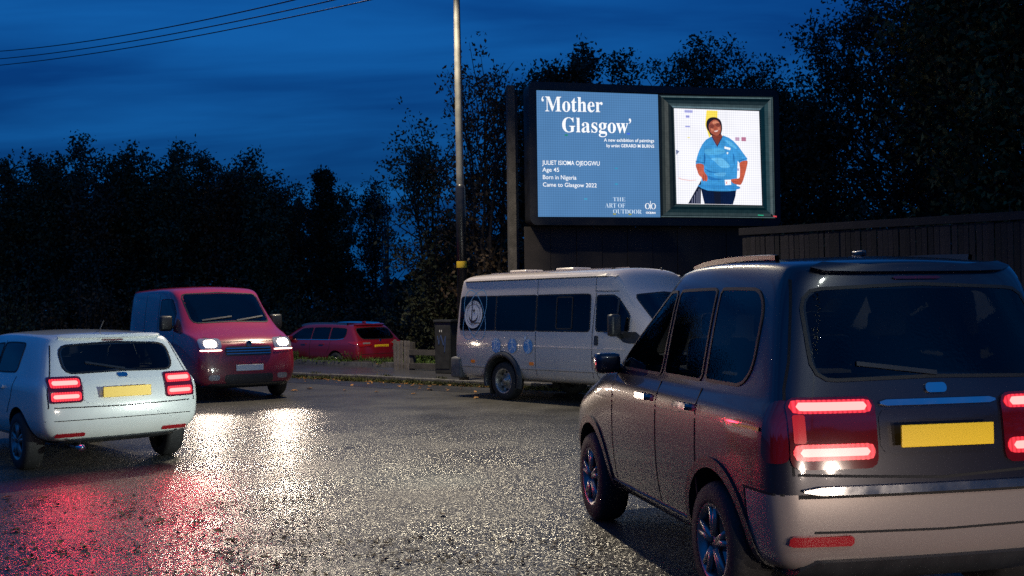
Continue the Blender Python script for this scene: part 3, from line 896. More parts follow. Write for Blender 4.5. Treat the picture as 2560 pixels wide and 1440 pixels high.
# ---------------------------------------------------------------- dark silver people carrier close to the camera
def people_carrier():
    L, hw, H = 4.15, 0.94, 1.98
    h = Vector((-0.205, 0.9788)); left = Vector((-h.y, h.x))
    corner = at(1925, 1000, 5.35)
    o = Vector((corner.x, corner.y)) - left * hw
    V = Vehicle('people_carrier', 'tall dark people carrier nearest the camera with glowing hooked tail lights', 'car', (o.x, o.y, 0), heading(h), L)
    belt = 1.20
    top = lambda x: 1.785 - 0.02 * (x - 1.3) ** 2
    wins = [('rear_window', 'x', *rrect(-0.66, 0.66, lambda y: 1.31 - 0.02 * abs(y), lambda y: 1.79 - 0.04 * abs(y), 0.10), (-0.6, 0.9, -1), M['glass']),
            ('windscreen', 'x', *rrect(-0.64, 0.64, 1.31, 1.81, 0.08), (1.95, 5, 1), M['screen_glass']),
            ('quarter_window', 'y', *rrect(0.42, 1.02, 1.25, top, (0.16, 0.03)), None, M['glass']),
            ('rear_side_window', 'y', *rrect(1.08, 1.72, 1.245, top, 0.03), None, M['glass']),
            ('front_side_window', 'y', *rrect(1.78, 2.62, 1.24, lambda x: min(top(x), 1.85 - max(0, x - 1.85) * 0.66), (0.03, 0.02)), None, M['screen_glass'])]
    cabin = ([(0.30, 1.25), (0.40, 1.81), (1.9, 1.83), (2.72, 1.27)], lambda z: lerp(0.78, 0.62, (z - 1.25) / 0.52))
    V.shell(car_stations(L, hw, H, 0.24, belt, 1.04, 0.24, 1.95, 3.0, 0.72, 0.06, 0.6), M['carrier_body'], [(0.80, 0.35, 0.42, 0.34, hw), (3.30, 0.35, 0.42, 0.34, hw)], crease=((5, 0.75), (7, 0.45), (4, 0.35), (2, 0.3)), wins=wins, cabin=cabin)
    V.glaze(wins); V.seats((1.15, 2.0), (-0.38, 0.38), 1.36)
    r = V.root
    for x in (0.80, 3.30):
        for s in (1, -1): V.wheel(x, s * (hw - 0.12), 0.345, 0.22, M['alloy'])
    lo, hi = rrect(-0.58, 0.58, 1.85, 1.885, 0.015)
    V.patch('spoiler', lo, hi, 'x', -1, M['silver_paint'], off=0.035, skirt=0.06)
    lo, hi = rrect(-0.14, 0.14, 1.815, 1.83, 0.006)
    V.patch('brake_light_strip', lo, hi, 'x', -1, M['dark_red_lens'], off=0.01, nz=2)
    for s in (1, -1):
        a0, a1 = sorted((s * 0.36, s * 0.815))
        lo, hi = rrect(a0, a1, 0.86, 1.215, 0.05)
        hs = V.patch('tail_light', lo, hi, 'x', -1, M['dark_red_lens'], off=0.016)
        for z0, z1, i0, i1 in ((1.135, 1.20, 0.38, 0.80), (0.905, 0.985, 0.38, 0.80)):
            b0, b1 = sorted((s * i0, s * i1))
            lo, hi = rrect(b0, b1, z0, z1, 0.03)
            V.patch('light_bar', lo, hi, 'x', -1, M['tail_glow'], off=0.024, parent=hs, nz=2)
            zc = (z0 + z1) / 2
            lo, hi = rrect(b0 + 0.03, b1 - 0.03, zc - 0.020, zc + 0.020, 0.018)
            V.patch('light_core', lo, hi, 'x', -1, M['tail_core'], off=0.028, parent=hs, nz=2)
        b0, b1 = sorted((s * 0.735, s * 0.795))
        lo, hi = rrect(b0, b1, 0.99, 1.13, 0.012)
        V.patch('light_hook', lo, hi, 'x', -1, M['tail_dim'], off=0.022, parent=hs, nz=2)
        area('tail_lamp', r, (-0.10, s * 0.66, 1.04), (-1, 0, -0.15), 0.4, 0.26, 14, (1.0, 0.03, 0.06))
        # the lamps wrap a little round the corner
        lo, hi = rrect(0.05, 0.17, lambda x: 0.89, lambda x: 1.20, (0.02, 0.05))
        V.patch('side_lens', lo, hi, 'y', s, M['dark_red_lens'], off=0.008, nz=3)
        a0, a1 = sorted((s * 0.50, s * 0.82))
        lo, hi = rrect(a0, a1, 0.48, 0.53, 0.012)
        V.patch('reflector', lo, hi, 'x', -1, M['red_lens'], off=0.024, nz=2, skirt=0.02)
    lo, hi = rrect(-0.34, 0.34, 0.93, 1.15, 0.04)
    V.patch('plate_recess', lo, hi, 'x', -1, M['silver_paint'], off=0.004)
    V.plate(-0.055, 0, 1.02, 0.52, 0.112, -1, M['yellow_plate'])
    lo, hi = rrect(-0.33, 0.33, 1.165, 1.195, 0.01)
    V.patch('chrome_bar', lo, hi, 'x', -1, M['chrome'], off=0.02, nz=2)
    V.strip('tailgate_gap', [(-0.78, 0.835), (0, 0.80), (0.78, 0.835)], 0.014, 'x', -1, M['seam'], n=18)
    lo, hi = rrect(-0.76, 0.76, 0.735, 0.775, 0.015)
    V.patch('bumper_ledge', lo, hi, 'x', -1, M['chrome'], off=0.035, nz=2, skirt=0.05)
    V.strip('bumper_gap', [(-0.78, 0.725), (0.78, 0.725)], 0.02, 'x', -1, M['seam'], n=18)
    for s in (1, -1): V.strip('tailgate_gap', [(s * 0.80, 0.83), (s * 0.815, 1.22), (s * 0.76, 1.40), (s * 0.68, 1.82)], 0.012, 'x', -1, M['seam'], n=14)
    V.strip('bumper_crease', [(-0.70, 0.545), (0, 0.535), (0.70, 0.545)], 0.012, 'x', -1, M['seam'], n=18)
    lo, hi = rrect(-0.06, 0.06, 1.225, 1.275, 0.022); V.patch('badge', lo, hi, 'x', -1, M['chrome'], off=0.014, nz=2)
    V.strip('bumper_seam', [(0.37, 0.36), (0.37, 0.735)], 0.012, 'y', 1, M['seam']); V.strip('bumper_seam', [(0.02, 0.735), (0.38, 0.735)], 0.012, 'y', 1, M['seam'])
    for s in (1, -1):
        pr = [(0.80 + 0.45 * math.cos(t), 0.35 + 0.45 * math.sin(t)) for t in np.linspace(-0.1, PI + 0.1, 20)]; V.strip('arch_trim', pr, 0.06, 'y', s, M['arch'], off=0.012, n=40)
        pr = [(3.30 + 0.45 * math.cos(t), 0.35 + 0.45 * math.sin(t)) for t in np.linspace(-0.1, PI + 0.1, 20)]; V.strip('arch_trim', pr, 0.06, 'y', s, M['arch'], off=0.012, n=40)
    lo, hi = rrect(-0.75, 0.75, 0.27, 0.40, 0.04)
    V.patch('rear_valance', lo, hi, 'x', -1, M['arch'], off=0.025, skirt=0.06)
    V.strip('wiper', [(-0.02, 1.325), (0.42, 1.38)], 0.022, 'x', -1, M['arch'], off=0.014, skirt=0.01)
    for s in (1, -1):
        for x0 in (1.05, 1.75, 2.70): V.strip('door_gap', [(x0, 0.34), (x0, 1.2)], 0.012, 'y', s, M['seam'])
        V.strip('sill_trim', [(1.26, 0.34), (2.84, 0.34)], 0.12, 'y', s, M['arch'], off=0.012)
        V.strip('side_crease', [(0.2, 1.05), (3.2, 1.0)], 0.02, 'y', s, M['silver_paint'], off=0.008)
        for x in (1.15, 1.9):
            lo, hi = rrect(x, x + 0.22, 1.06, 1.10, 0.015); V.patch('door_handle', lo, hi, 'y', s, M['chrome'], off=0.03, nz=2, skirt=0.03)
        V.mirror(2.72, s * 0.86, 1.27, M['silver_paint'], (0.13, 0.19, 0.15))
        V.strip('roof_rail', [(0.60, s * 0.60), (1.85, s * 0.585)], 0.025, 'z', 1, M['black_steel'], off=0.035, skirt=0.04, n=14)
        a0, a1 = sorted((s * 0.42, s * 0.74)); lo, hi = rrect(a0, a1, 0.70, 0.82, 0.04)
        V.patch('headlight', lo, hi, 'x', 1, M['head_glow2'], off=0.012)
        spot('headlamp', r, (L + 0.08, s * 0.56, 0.74), (1, 0.95 if s > 0 else -0.1, 0.0), 900 if s > 0 else 420, (0.88, 1.0, 0.91), 64, 1.0, 0.06)
    lo, hi = rrect(-0.5, 0.5, 0.40, 0.60, 0.06); V.patch('grille', lo, hi, 'x', 1, M['arch'])
    fin = MB().box((0.78, 0, 1.98), (0.13, 0.025, 0.035), bev=0.01); fin.build('aerial', M['silver_paint'], r, True)
    return V

# ---------------------------------------------------------------- wine red estate parked beyond the pavement
def parked_estate():
    L, hw, H = 4.65, 0.91, 1.47
    h = Vector((-0.755, 0.656)); left = Vector((-h.y, h.x))
    corner = at(893, 880, 29.6)
    o = Vector((corner.x, corner.y)) - left * hw
    V = Vehicle('parked_estate_car', 'wine red estate car with roof rails parked beyond the pavement', 'car', (o.x, o.y, -0.18), heading(h), L)
    belt = 0.98
    top = lambda x: 1.335 - 0.035 * (x - 1.6) ** 2
    wins = [('rear_window', 'x', *rrect(-0.62, 0.62, lambda y: 1.0 + 0.02 * abs(y), lambda y: 1.33 - 0.04 * abs(y), 0.10), (-0.6, 1.1, -1), M['glass']),
            ('windscreen', 'x', *rrect(-0.60, 0.60, 1.09, 1.35, 0.06), (2.7, 6, 1), M['screen_glass']),
            ('quarter_window', 'y', *rrect(0.62, 1.26, lambda x: 1.02 + 0.10 * max(0, 0.9 - x), top, (0.09, 0.03)), None, M['glass']),
            ('rear_side_window', 'y', *rrect(1.32, 2.05, 1.01, top, 0.03), None, M['glass']),
            ('front_side_window', 'y', *rrect(2.11, 3.0, 1.01, lambda x: min(top(x), 1.40 - max(0, x - 2.45) * 0.60), (0.03, 0.02)), None, M['screen_glass'])]
    cabin = ([(0.45, 1.0), (0.68, 1.34), (2.65, 1.35), (3.25, 1.03)], lambda z: lerp(0.74, 0.56, (z - 1.0) / 0.35))
    V.shell(car_stations(L, hw, H, 0.25, belt, 0.92, 0.50, 2.75, 3.5, 0.66, 0.12, 0.5), M['wine_paint'], [(0.95, 0.325, 0.38, 0.32, hw), (3.68, 0.325, 0.38, 0.32, hw)], crease=((5, 0.6), (7, 0.35), (4, 0.3)), wins=wins, cabin=cabin)
    V.glaze(wins); V.seats((1.5, 2.5), (-0.36, 0.36), 1.08)
    r = V.root
    for x in (0.95, 3.68):
        for s in (1, -1): V.wheel(x, s * (hw - 0.115), 0.325, 0.21, M['alloy'])
    lo, hi = rrect(-0.55, 0.55, 1.37, 1.395, 0.01)
    V.patch('spoiler', lo, hi, 'x', -1, M['wine_paint'], off=0.05, skirt=0.08)
    for s in (1, -1):
        a0, a1 = sorted((s * 0.36, s * 0.80))
        f = lambda y: 0.80 + 0.06 * (0.86 - abs(y))
        lo, hi = rrect(a0, a1, f, lambda y: 0.945 - 0.02 * (0.86 - abs(y)), 0.03)
        hs = V.patch('tail_light', lo, hi, 'x', -1, M['red_lens'], off=0.014)
        b0, b1 = sorted((s * 0.40, s * 0.66)); lo, hi = rrect(b0, b1, 0.875, 0.915, 0.012)
        V.patch('reversing_lens', lo, hi, 'x', -1, M['clear_lens'], off=0.018, parent=hs, nz=2)
        lo, hi = rrect(0.04, 0.42, lambda x: 0.83 + 0.08 * (x / 0.42), lambda x: 0.945 + 0.01 * x, (0.02, 0.04))
        V.patch('side_lens', lo, hi, 'y', s, M['red_lens'], off=0.012, nz=3)
        a0, a1 = sorted((s * 0.48, s * 0.80)); lo, hi = rrect(a0, a1, 0.37, 0.41, 0.01)
        V.patch('reflector', lo, hi, 'x', -1, M['red_lens'], off=0.008, nz=2)
    V.plate(0.015, 0, 0.795, 0.52, 0.112, -1, M['yellow_plate'], 'YW68 TYZ', lean=-0.12)
    V.strip('bumper_crease', [(-0.84, 0.60), (0.84, 0.60)], 0.012, 'x', -1, M['seam'], n=18)
    V.strip('bumper_gap', [(-0.80, 0.46), (0.80, 0.46)], 0.01, 'x', -1, M['chrome'], n=18)
    lo, hi = rrect(-0.6, 0.6, 0.26, 0.35, 0.03); V.patch('rear_valance', lo, hi, 'x', -1, M['arch'], off=0.02)
    bd = MB().lathe([(0.001, 0.0), (0.03, 0.0), (0.034, 0.008)], (0.055, 0, 0.965), 'x', 16); bd.build('badge', M['chrome'], r)
    for s in (1, -1):
        V.strip('window_trim', [(0.66, 1.03), (0.9, 0.995), (3.0, 0.99)], 0.016, 'y', s, M['chrome'], off=0.008)
        for x0 in (2.08, 3.15): V.strip('door_gap', [(x0, 0.32), (x0, 0.97)], 0.012, 'y', s, M['seam'])
        V.strip('door_gap', [(1.34, 0.62), (1.22, 0.75), (1.2, 0.97)], 0.012, 'y', s, M['seam'])
        for x in (1.45, 2.25):
            lo, hi = rrect(x, x + 0.2, 0.86, 0.895, 0.015); V.patch('door_handle', lo, hi, 'y', s, M['wine_paint'], off=0.03, nz=2, skirt=0.03)
        V.mirror(2.98, s * 0.84, 1.03, M['wine_paint'])
        V.strip('roof_rail', [(0.75, s * 0.60), (2.8, s * 0.57)], 0.035, 'z', 1, M['chrome'], off=0.055, skirt=0.055, n=16)
        a0, a1 = sorted((s * 0.42, s * 0.72)); lo, hi = rrect(a0, a1, 0.62, 0.74, 0.04); V.patch('headlight', lo, hi, 'x', 1, M['clear_lens'], off=0.012)
    fin = MB().box((0.75, 0, 1.47), (0.14, 0.03, 0.07), bev=0.012); fin.build('aerial', M['wine_paint'], r, True)
    return V

# ---------------------------------------------------------------- red panel van coming the other way
def red_van():
    L, hw, H = 5.2, 1.02, 2.2
    h = Vector((0.54, -0.842)); right = Vector((h.y, -h.x))
    fc = at(500, 960, 19.7)                              # its front corner on the camera's left
    o = Vector((fc.x, fc.y)) - right * hw * 0.9 - h * L
    V = Vehicle('red_panel_van', 'red panel van coming towards the camera with headlights on', 'van', (o.x, o.y, 0), heading(h), L)
    zb, rw = 0.25, 0.86
    def low(f, dx=0): return [(0, zb, dx), (0.75 * hw * f, zb, dx), (0.95 * hw * f, zb + 0.09, dx), (hw * f, 0.62), (0.99 * hw * f, 1.10), (0.965 * hw * f, 1.28)]
    def green(f, z): return [(0.90 * hw * f, lerp(1.28, z, 0.72)), (rw * f, z - 0.05), (0, z)]
    S = [(0.0, low(0.95) + green(0.95, H - 0.03)), (0.10, low(1) + green(1, H - 0.01)), (1.0, low(1) + green(1, H)), (2.2, low(1) + green(1, H + 0.01)),
         (3.05, low(1) + green(0.99, H - 0.005)), (3.32, low(1) + green(0.96, H - 0.08)),
         (3.78, low(1) + [(0.88 * hw, 1.66), (0.70, 1.79), (0, 1.83)]),
         (4.32, low(1) + [(0.86 * hw, 1.36), (0.62, 1.41), (0, 1.44)]),
         (4.76, low(0.985)[:4] + [(0.96 * hw, 1.06), (0.88 * hw, 1.20), (0.66, 1.25), (0.38, 1.27), (0, 1.28)]),
         (5.06, low(0.95)[:4] + [(0.92 * hw, 0.98), (0.84 * hw, 1.10), (0.60, 1.15), (0.34, 1.17), (0, 1.18)]),
         (L, [(0, zb + 0.03, -0.06), (0.70, zb + 0.03, -0.06), (0.82, zb + 0.1), (0.87, 0.6), (0.84, 0.90, -0.03), (0.74, 1.0, -0.05), (0.54, 1.04, -0.06), (0.32, 1.06, -0.06), (0, 1.07, -0.06)])]
    wins = [('windscreen', 'x', *rrect(-0.76, 0.76, lambda y: 1.47 - 0.03 * abs(y), lambda y: 2.05 - 0.05 * abs(y), 0.08), (3.1, 6, 1), M['screen_glass']),
            ('cab_window', 'y', *rrect(2.62, 3.62, lambda x: 1.33 + 0.05 * max(0, x - 3.2), lambda x: min(1.92, 2.09 - max(0, x - 3.05) * 0.78), (0.04, 0.03)), None, M['screen_glass'])]
    cabin = ([(2.62, 1.33), (2.62, 2.06), (3.12, 2.06), (3.95, 1.42)], lambda z: lerp(0.88, 0.74, (z - 1.33) / 0.73))
    V.shell(S, M['red_paint'], [(0.95, 0.33, 0.40, 0.34, hw), (4.22, 0.33, 0.41, 0.34, hw)], crease=((5, 0.6), (7, 0.35), (4, 0.2)), wins=wins, cabin=cabin)
    V.glaze(wins); V.seats((2.85,), (-0.5, 0.0, 0.5), 1.50)
    r = V.root
    for x in (0.95, 4.22):
        for s in (1, -1): V.wheel(x, s * (hw - 0.12), 0.33, 0.21, M['steel_rim'], 'steel')
    V.strip('wiper', [(-0.58, 1.49), (0.02, 1.56)], 0.025, 'x', 1, M['arch'], off=0.018, skirt=0.01)
    V.strip('wiper', [(0.08, 1.48), (0.66, 1.56)], 0.025, 'x', 1, M['arch'], off=0.018, skirt=0.01)
    for s in (1, -1):
        a0, a1 = sorted((s * 0.50, s * 0.88))
        lo, hi = rrect(a0, a1, 0.97, 1.16, 0.05)
        hs = V.patch('headlight', lo, hi, 'x', 1, M['clear_lens'], off=0.012)
        c0, c1 = sorted((s * 0.59, s * 0.80))
        lo, hi = rrect(c0, c1, 1.01, 1.12, 0.05)
        V.patch('lamp_glow', lo, hi, 'x', 1, M['head_glow'], off=0.022, parent=hs, nz=3)
        p, _ = V.hit(s * 0.70, 1.06, 'x', 1)
        lo, hi = rrect(a0, a1, 0.94, 0.958, 0.006)
        V.patch('running_light', lo, hi, 'x', 1, M['head_glow2'], off=0.015, parent=hs, nz=2)
        spot('headlamp', r, (p.x + 0.10, s * 0.70, 1.06), (1, -0.36, -0.09), 185, (1.0, 0.80, 0.62), 46, 0.5, 0.07)
        a0, a1 = sorted((s * 0.55, s * 0.75)); lo, hi = rrect(a0, a1, 0.40, 0.50, 0.04)
        V.patch('fog_light', lo, hi, 'x', 1, M['clear_lens'], off=0.01)
    lo, hi = rrect(-0.44, 0.44, 0.84, 1.02, 0.03); g = V.patch('grille', lo, hi, 'x', 1, M['arch'], off=0.012)
    for z in (0.88, 0.93, 0.98): V.strip('grille_bar', [(-0.42, z), (0.42, z)], 0.012, 'x', 1, M['chrome'], off=0.02, parent=g, n=10)
    bd = MB().lathe([(0.001, 0.02), (0.055, 0.018), (0.06, 0.0)], (L + 0.005, 0, 1.06), 'x', 18); bd.build('badge', M['chrome'], r)
    lo, hi = rrect(-0.46, 0.46, 0.34, 0.50, 0.04); V.patch('lower_intake', lo, hi, 'x', 1, M['arch'], off=0.010)
    lo, hi = rrect(-0.80, 0.80, 0.26, 0.34, 0.03); V.patch('front_valance', lo, hi, 'x', 1, M['arch'], off=0.02)
    V.plate(L + 0.06, 0, 0.62, 0.52, 0.112, 1, M['white_plate'])
    V.strip('bonnet_gap', [(-0.76, 1.19), (-0.48, 1.10), (0.48, 1.10), (0.76, 1.19)], 0.012, 'x', 1, M['seam'], n=20)
    for s in (1, -1):
        for x0 in (2.5, 3.75): V.strip('door_gap', [(x0, 0.36), (x0, 1.3), (x0 - (0.03 if x0 < 3 else 0.30), 2.02 if x0 < 3 else 1.75)], 0.012, 'y', s, M['seam'])
        V.strip('door_gap', [(1.45, 0.36), (1.45, 2.04)], 0.012, 'y', s, M['seam'])
        V.strip('door_rail', [(0.2, 1.22), (1.5, 1.22)], 0.035, 'y', s, M['seam'])
        V.strip('side_moulding', [(1.42, 0.58), (3.78, 0.58)], 0.10, 'y', s, M['arch'], off=0.016)
        for x in (1.55, 2.58): lo, hi = rrect(x, x + 0.2, 1.03, 1.075, 0.015); V.patch('door_handle', lo, hi, 'y', s, M['arch'], off=0.03, nz=2, skirt=0.03)
        V.mirror(3.62, s * 0.99, 1.45, M['arch'], (0.16, 0.24, 0.30))
    return V
# ---------------------------------------------------------------- minibus parked half on the pavement
def project_decal(V, name, pts, faces, axis, sgn, m, off, parent=None):
    vs = []
    for a, b in pts:
        p, n = V.hit(a, b, axis, sgn); vs.append(p + n * off)
    me = mesh(name, vs, faces)
    return link(name, me, parent or V.root, m)

def project_text(V, name, s, cx, cz, w, h, axis, sgn, m, off, parent=None, rot=0.0):
    me = text_mesh(s)
    a = text_points(me); lo, hi = a.min(0), a.max(0)
    u = ((a[:, 0] - lo[0]) / max(1e-6, hi[0] - lo[0]) - 0.5) * w
    v = ((a[:, 1] - lo[1]) / max(1e-6, hi[1] - lo[1]) - 0.5) * h
    c, s_ = math.cos(rot), math.sin(rot)
    out = []
    for q, t in zip(u, v):
        p, n = V.hit(cx + q * c - t * s_, cz + q * s_ + t * c, axis, sgn); out += list(p + n * off)
    me.vertices.foreach_set('co', out); me.update()
    return link(name, me, parent or V.root, m)

def minibus():
    L, hw = 5.8, 0.985
    h = Vector((0.67, -0.742)); right = Vector((h.y, -h.x))
    c = ground(1258, 1000); c = Vector((c.x, c.y))
    o = c - right * (hw - 0.02) - h * 1.42
    V = Vehicle('minibus', 'pale minibus with dark windows and blue sport figures parked half on the pavement', 'minibus', (o.x, o.y, 0), heading(h), L)
    def low(f=1.0, d=0.0): return [(0, 0.33, d), (0.75 * f, 0.33, d), (0.93 * f, 0.40, d), (0.985 * f, 0.66, d * 0.5), (0.978 * f, 1.03)]
    up = [(0.962, 1.24), (0.905, 1.90), (0.865, 2.19), (0.72, 2.30), (0, 2.345)]
    def upf(f, dz=0): return [(y * f, z + dz) for y, z in up]
    S = [(0.0, low(0.97, 0.03) + [(0.93, 1.24, 0.01), (0.872, 1.90, 0.06), (0.82, 2.17, 0.12), (0.68, 2.27, 0.16), (0, 2.31, 0.14)]),
         (0.12, low(1.0) + [(0.958, 1.24, 0), (0.90, 1.90, 0.04), (0.858, 2.185, 0.08), (0.715, 2.295, 0.1), (0, 2.335, 0.1)]),
         (0.60, low() + upf(1)), (1.6, low() + upf(1)), (2.7, low() + upf(1)), (3.6, low() + upf(1)),
         (4.0, low() + upf(0.995, -0.005)),
         (4.12, low() + [(0.962, 1.24), (0.90, 1.88), (0.845, 2.15), (0.69, 2.25), (0, 2.29)]),
         (4.34, low() + [(0.962, 1.24), (0.88, 1.78), (0.82, 1.90), (0.66, 1.945), (0, 1.965)]),
         (4.66, low() + [(0.955, 1.22), (0.90, 1.48), (0.78, 1.58), (0.58, 1.63), (0, 1.66)]),
         (4.98, low() + [(0.945, 1.16), (0.86, 1.25), (0.70, 1.29), (0.50, 1.315), (0, 1.33)]),
         (5.40, low(0.985)[:4] + [(0.95, 0.95), (0.88, 1.06), (0.76, 1.11), (0.58, 1.13), (0.38, 1.145), (0, 1.155)]),
         (5.68, low(0.94)[:4] + [(0.89, 0.84), (0.80, 0.94), (0.66, 0.985), (0.50, 1.0), (0.32, 1.01), (0, 1.015)]),
         (L, [(0, 0.38, -0.05), (0.62, 0.38, -0.05), (0.76, 0.45), (0.79, 0.64), (0.75, 0.76, -0.03), (0.66, 0.83, -0.05), (0.52, 0.87, -0.06), (0.38, 0.885, -0.06), (0.22, 0.89, -0.06), (0, 0.895, -0.06)])]
    ax = (1.42, 4.80)
    A = [(3.74, 1.26), (3.98, 1.25), (4.20, 1.25), (4.32, 1.12), (4.42, 1.075), (4.62, 1.07), (4.80, 1.10)]
    B = [(3.74, 1.84), (3.90, 1.87), (4.14, 1.86), (4.26, 1.78), (4.44, 1.58), (4.60, 1.38), (4.80, 1.13)]
    cabw = (A[:3] + [(4.34, 1.25)], B[:4] + [(4.50, 1.50)])
    wins = [('side_window', 'y', *rrect(x0, x1, 1.255, 1.885, (0.05 if i == 0 else 0.01, 0.05 if i == 2 else 0.01)), None, M['glass']) for i, (x0, x1) in enumerate(((0.19, 1.21), (1.22, 2.285), (2.305, 3.60)))]
    wins += [('cab_window', 'y', *rrect(3.74, 4.46, 1.26, lambda x: min(1.86, 1.86 - max(0, x - 4.16) * 1.1), (0.04, 0.03)), None, M['screen_glass']),
             ('windscreen', 'x', *rrect(-0.74, 0.74, lambda y: 1.36 - 0.03 * abs(y), lambda y: 1.90 - 0.06 * abs(y), 0.08), (4.0, 7, 1), M['screen_glass'])]
    cabin = ([(0.14, 1.26), (0.20, 2.08), (3.95, 2.08), (4.12, 1.86), (4.62, 1.28)], lambda z: lerp(0.90, 0.80, (z - 1.26) / 0.82))
    V.shell(S, M['van_paint'], [(ax[0], 0.37, 0.44, 0.36, hw), (ax[1], 0.36, 0.42, 0.36, hw)], crease=((7, 0.5), (5, 0.2)), wins=wins, cabin=cabin)
    V.glaze(wins); V.seats((0.55, 1.25, 1.95, 2.65, 3.75), (-0.62, -0.18, 0.55), 1.34)
    r = V.root
    for s in (1, -1):
        V.wheel(ax[0], s * (hw - 0.14), 0.345, 0.22, M['steel_rim'], 'steel', 0.222)
        V.wheel(ax[1], s * (hw - 0.13), 0.345, 0.21, M['steel_rim'], 'steel', 0.222)
        lo, hi = rrect(2.80, 3.18, 1.30, 1.84, 0.012)
        ring = lo + hi[::-1]; V.strip('pane_frame', ring + ring[:1], 0.022, 'y', s, M['gasket'], off=0.010, n=50)
        V.patch('quarter_panel', [(4.22, 1.24), (4.34, 1.10), (4.46, 1.075), (4.62, 1.07), (4.80, 1.10)], [(4.26, 1.25), (4.44, 1.255), (4.52, 1.26), (4.62, 1.26), (4.82, 1.12)], 'y', s, M['arch'], off=0.008, nx=16)
        V.strip('window_pillar', [(4.20, 1.24), (4.22, 1.80)], 0.035, 'y', s, M['arch'], off=0.012)
        V.strip('roof_gutter', [(0.10, 2.185), (2.0, 2.19), (3.9, 2.19), (4.10, 2.165)], 0.03, 'y', s, M['van_paint'], off=0.022, skirt=0.02, n=20)
        V.strip('gutter_shadow_gap', [(0.10, 2.158), (2.0, 2.163), (3.9, 2.163), (4.10, 2.135)], 0.014, 'y', s, M['seam'], off=0.003, n=20)
        for x0 in (2.295, 3.665): V.strip('door_gap', [(x0, 0.40), (x0, 1.24)], 0.010, 'y', s, M['seam'])
        V.strip('door_gap', [(2.295, 1.9), (2.295, 2.14)], 0.008, 'y', s, M['seam'])
        V.strip('door_gap', [(3.70, 1.92), (3.70, 2.14)], 0.008, 'y', s, M['seam'])
        V.strip('door_gap', [(3.70, 1.93), (4.20, 1.92)], 0.012, 'y', s, M['seam'])
        V.strip('door_gap', [(3.665, 1.24), (3.72, 1.9)], 0.012, 'y', s, M['seam'])
        V.strip('door_gap', [(3.665, 0.85), (3.78, 0.52), (3.85, 0.37)], 0.012, 'y', s, M['seam'])
        V.strip('side_crease', [(0.12, 0.985), (2.2, 0.98), (4.4, 0.97)], 0.014, 'y', s, M['van_paint'], off=0.010, n=16)
        V.strip('side_moulding', [(0.28, 0.60), (0.97, 0.60)], 0.035, 'y', s, M['van_paint'], off=0.016, skirt=0.016, n=6)
        V.strip('side_moulding', [(1.90, 0.60), (4.36, 0.60)], 0.035, 'y', s, M['van_paint'], off=0.016, skirt=0.016, n=16)
        V.strip('moulding_gap', [(0.28, 0.578), (0.97, 0.578)], 0.010, 'y', s, M['seam'], off=0.004, n=6)
        V.strip('moulding_gap', [(1.90, 0.578), (4.36, 0.578)], 0.010, 'y', s, M['seam'], off=0.004, n=16)
        lo, hi = rrect(3.72, 3.80, 1.03, 1.19, 0.02); V.patch('door_handle', lo, hi, 'y', s, M['arch'], off=0.014, nz=3)
        bz = [(3.79 + 0.022 * math.cos(t), 0.85 + 0.022 * math.sin(t)) for t in np.linspace(0, 2 * PI, 12, endpoint=False)]
        project_decal(V, 'door_lock', bz, [list(range(12))], 'y', s, M['arch'], 0.005)
        for x0 in (0.60, 2.20):
            lo, hi = rrect(x0 - 0.05, x0 + 0.05, 0.655, 0.71, 0.02); V.patch('side_marker', lo, hi, 'y', s, M['amber'], off=0.018, nz=3)
        # flared black wheel arch
        am = MB()
        pr = []
        for t in np.linspace(-0.30, PI + 0.30, 25):
            pr.append((ax[0] + 0.475 * math.cos(t), 0.37 + 0.475 * math.sin(t)))
        ring = []
        for x0, z0 in pr:
            dx, dz = x0 - ax[0], z0 - 0.37
            k = 0.415 / 0.475
            ring.append([(x0 + dx * 0.10, hw - 0.01, z0 + dz * 0.10), (x0, hw + 0.035, z0), (ax[0] + dx * 0.93, hw + 0.045, 0.37 + dz * 0.93), (ax[0] + dx * k, hw + 0.02, 0.37 + dz * k), (ax[0] + dx * k, hw - 0.10, 0.37 + dz * k)])
        vs = [Vector((a, s * b, c_)) for q in ring for a, b, c_ in q]
        fs = [[i * 5 + j, i * 5 + j + 1, (i + 1) * 5 + j + 1, (i + 1) * 5 + j] for i in range(24) for j in range(4)]
        am.add(vs, fs); am.build('arch_flare', M['arch'], r, True)
        am = MB()
        vs = []
        for t in np.linspace(0.0, PI, 21):
            for rr2, yy in ((0.455, hw - 0.015), (0.44, hw + 0.006), (0.418, hw + 0.004), (0.418, hw - 0.06)):
                vs.append(Vector((ax[1] + rr2 * math.cos(t), s * yy, 0.36 + rr2 * math.sin(t))))
        fs = [[i * 4 + j, i * 4 + j + 1, (i + 1) * 4 + j + 1, (i + 1) * 4 + j] for i in range(20) for j in range(3)]
        am.add(vs, fs); am.build('arch_lip', M['van_paint'], r, True)
        # grey plastic bumper end
        bm_ = MB().box((0.10, s * 0.90, 0.55), (0.30, 0.20, 0.40), bev=0.05); bm_.build('bumper_end', M['grey_plastic'], r, True)
        mp_ = MB().box((4.34, s * 1.16, 1.37), (0.15, 0.21, 0.36), bev=0.05)
        mp_.tube([(4.30, s * 0.93, 1.17), (4.33, s * 1.10, 1.24)], 0.045, 8)
        mp_.build('door_mirror', M['arch'], r, True)
        fl = MB().box((1.02, s * 0.80, 0.24), (0.02, 0.26, 0.30), bev=0.006); fl.build('mud_flap', M['rubber'], r)
        a0, a1 = sorted((s * 0.45, s * 0.80)); lo, hi = rrect(a0, a1, 0.68, 0.86, 0.05); V.patch('headlight', lo, hi, 'x', 1, M['clear_lens'], off=0.012)
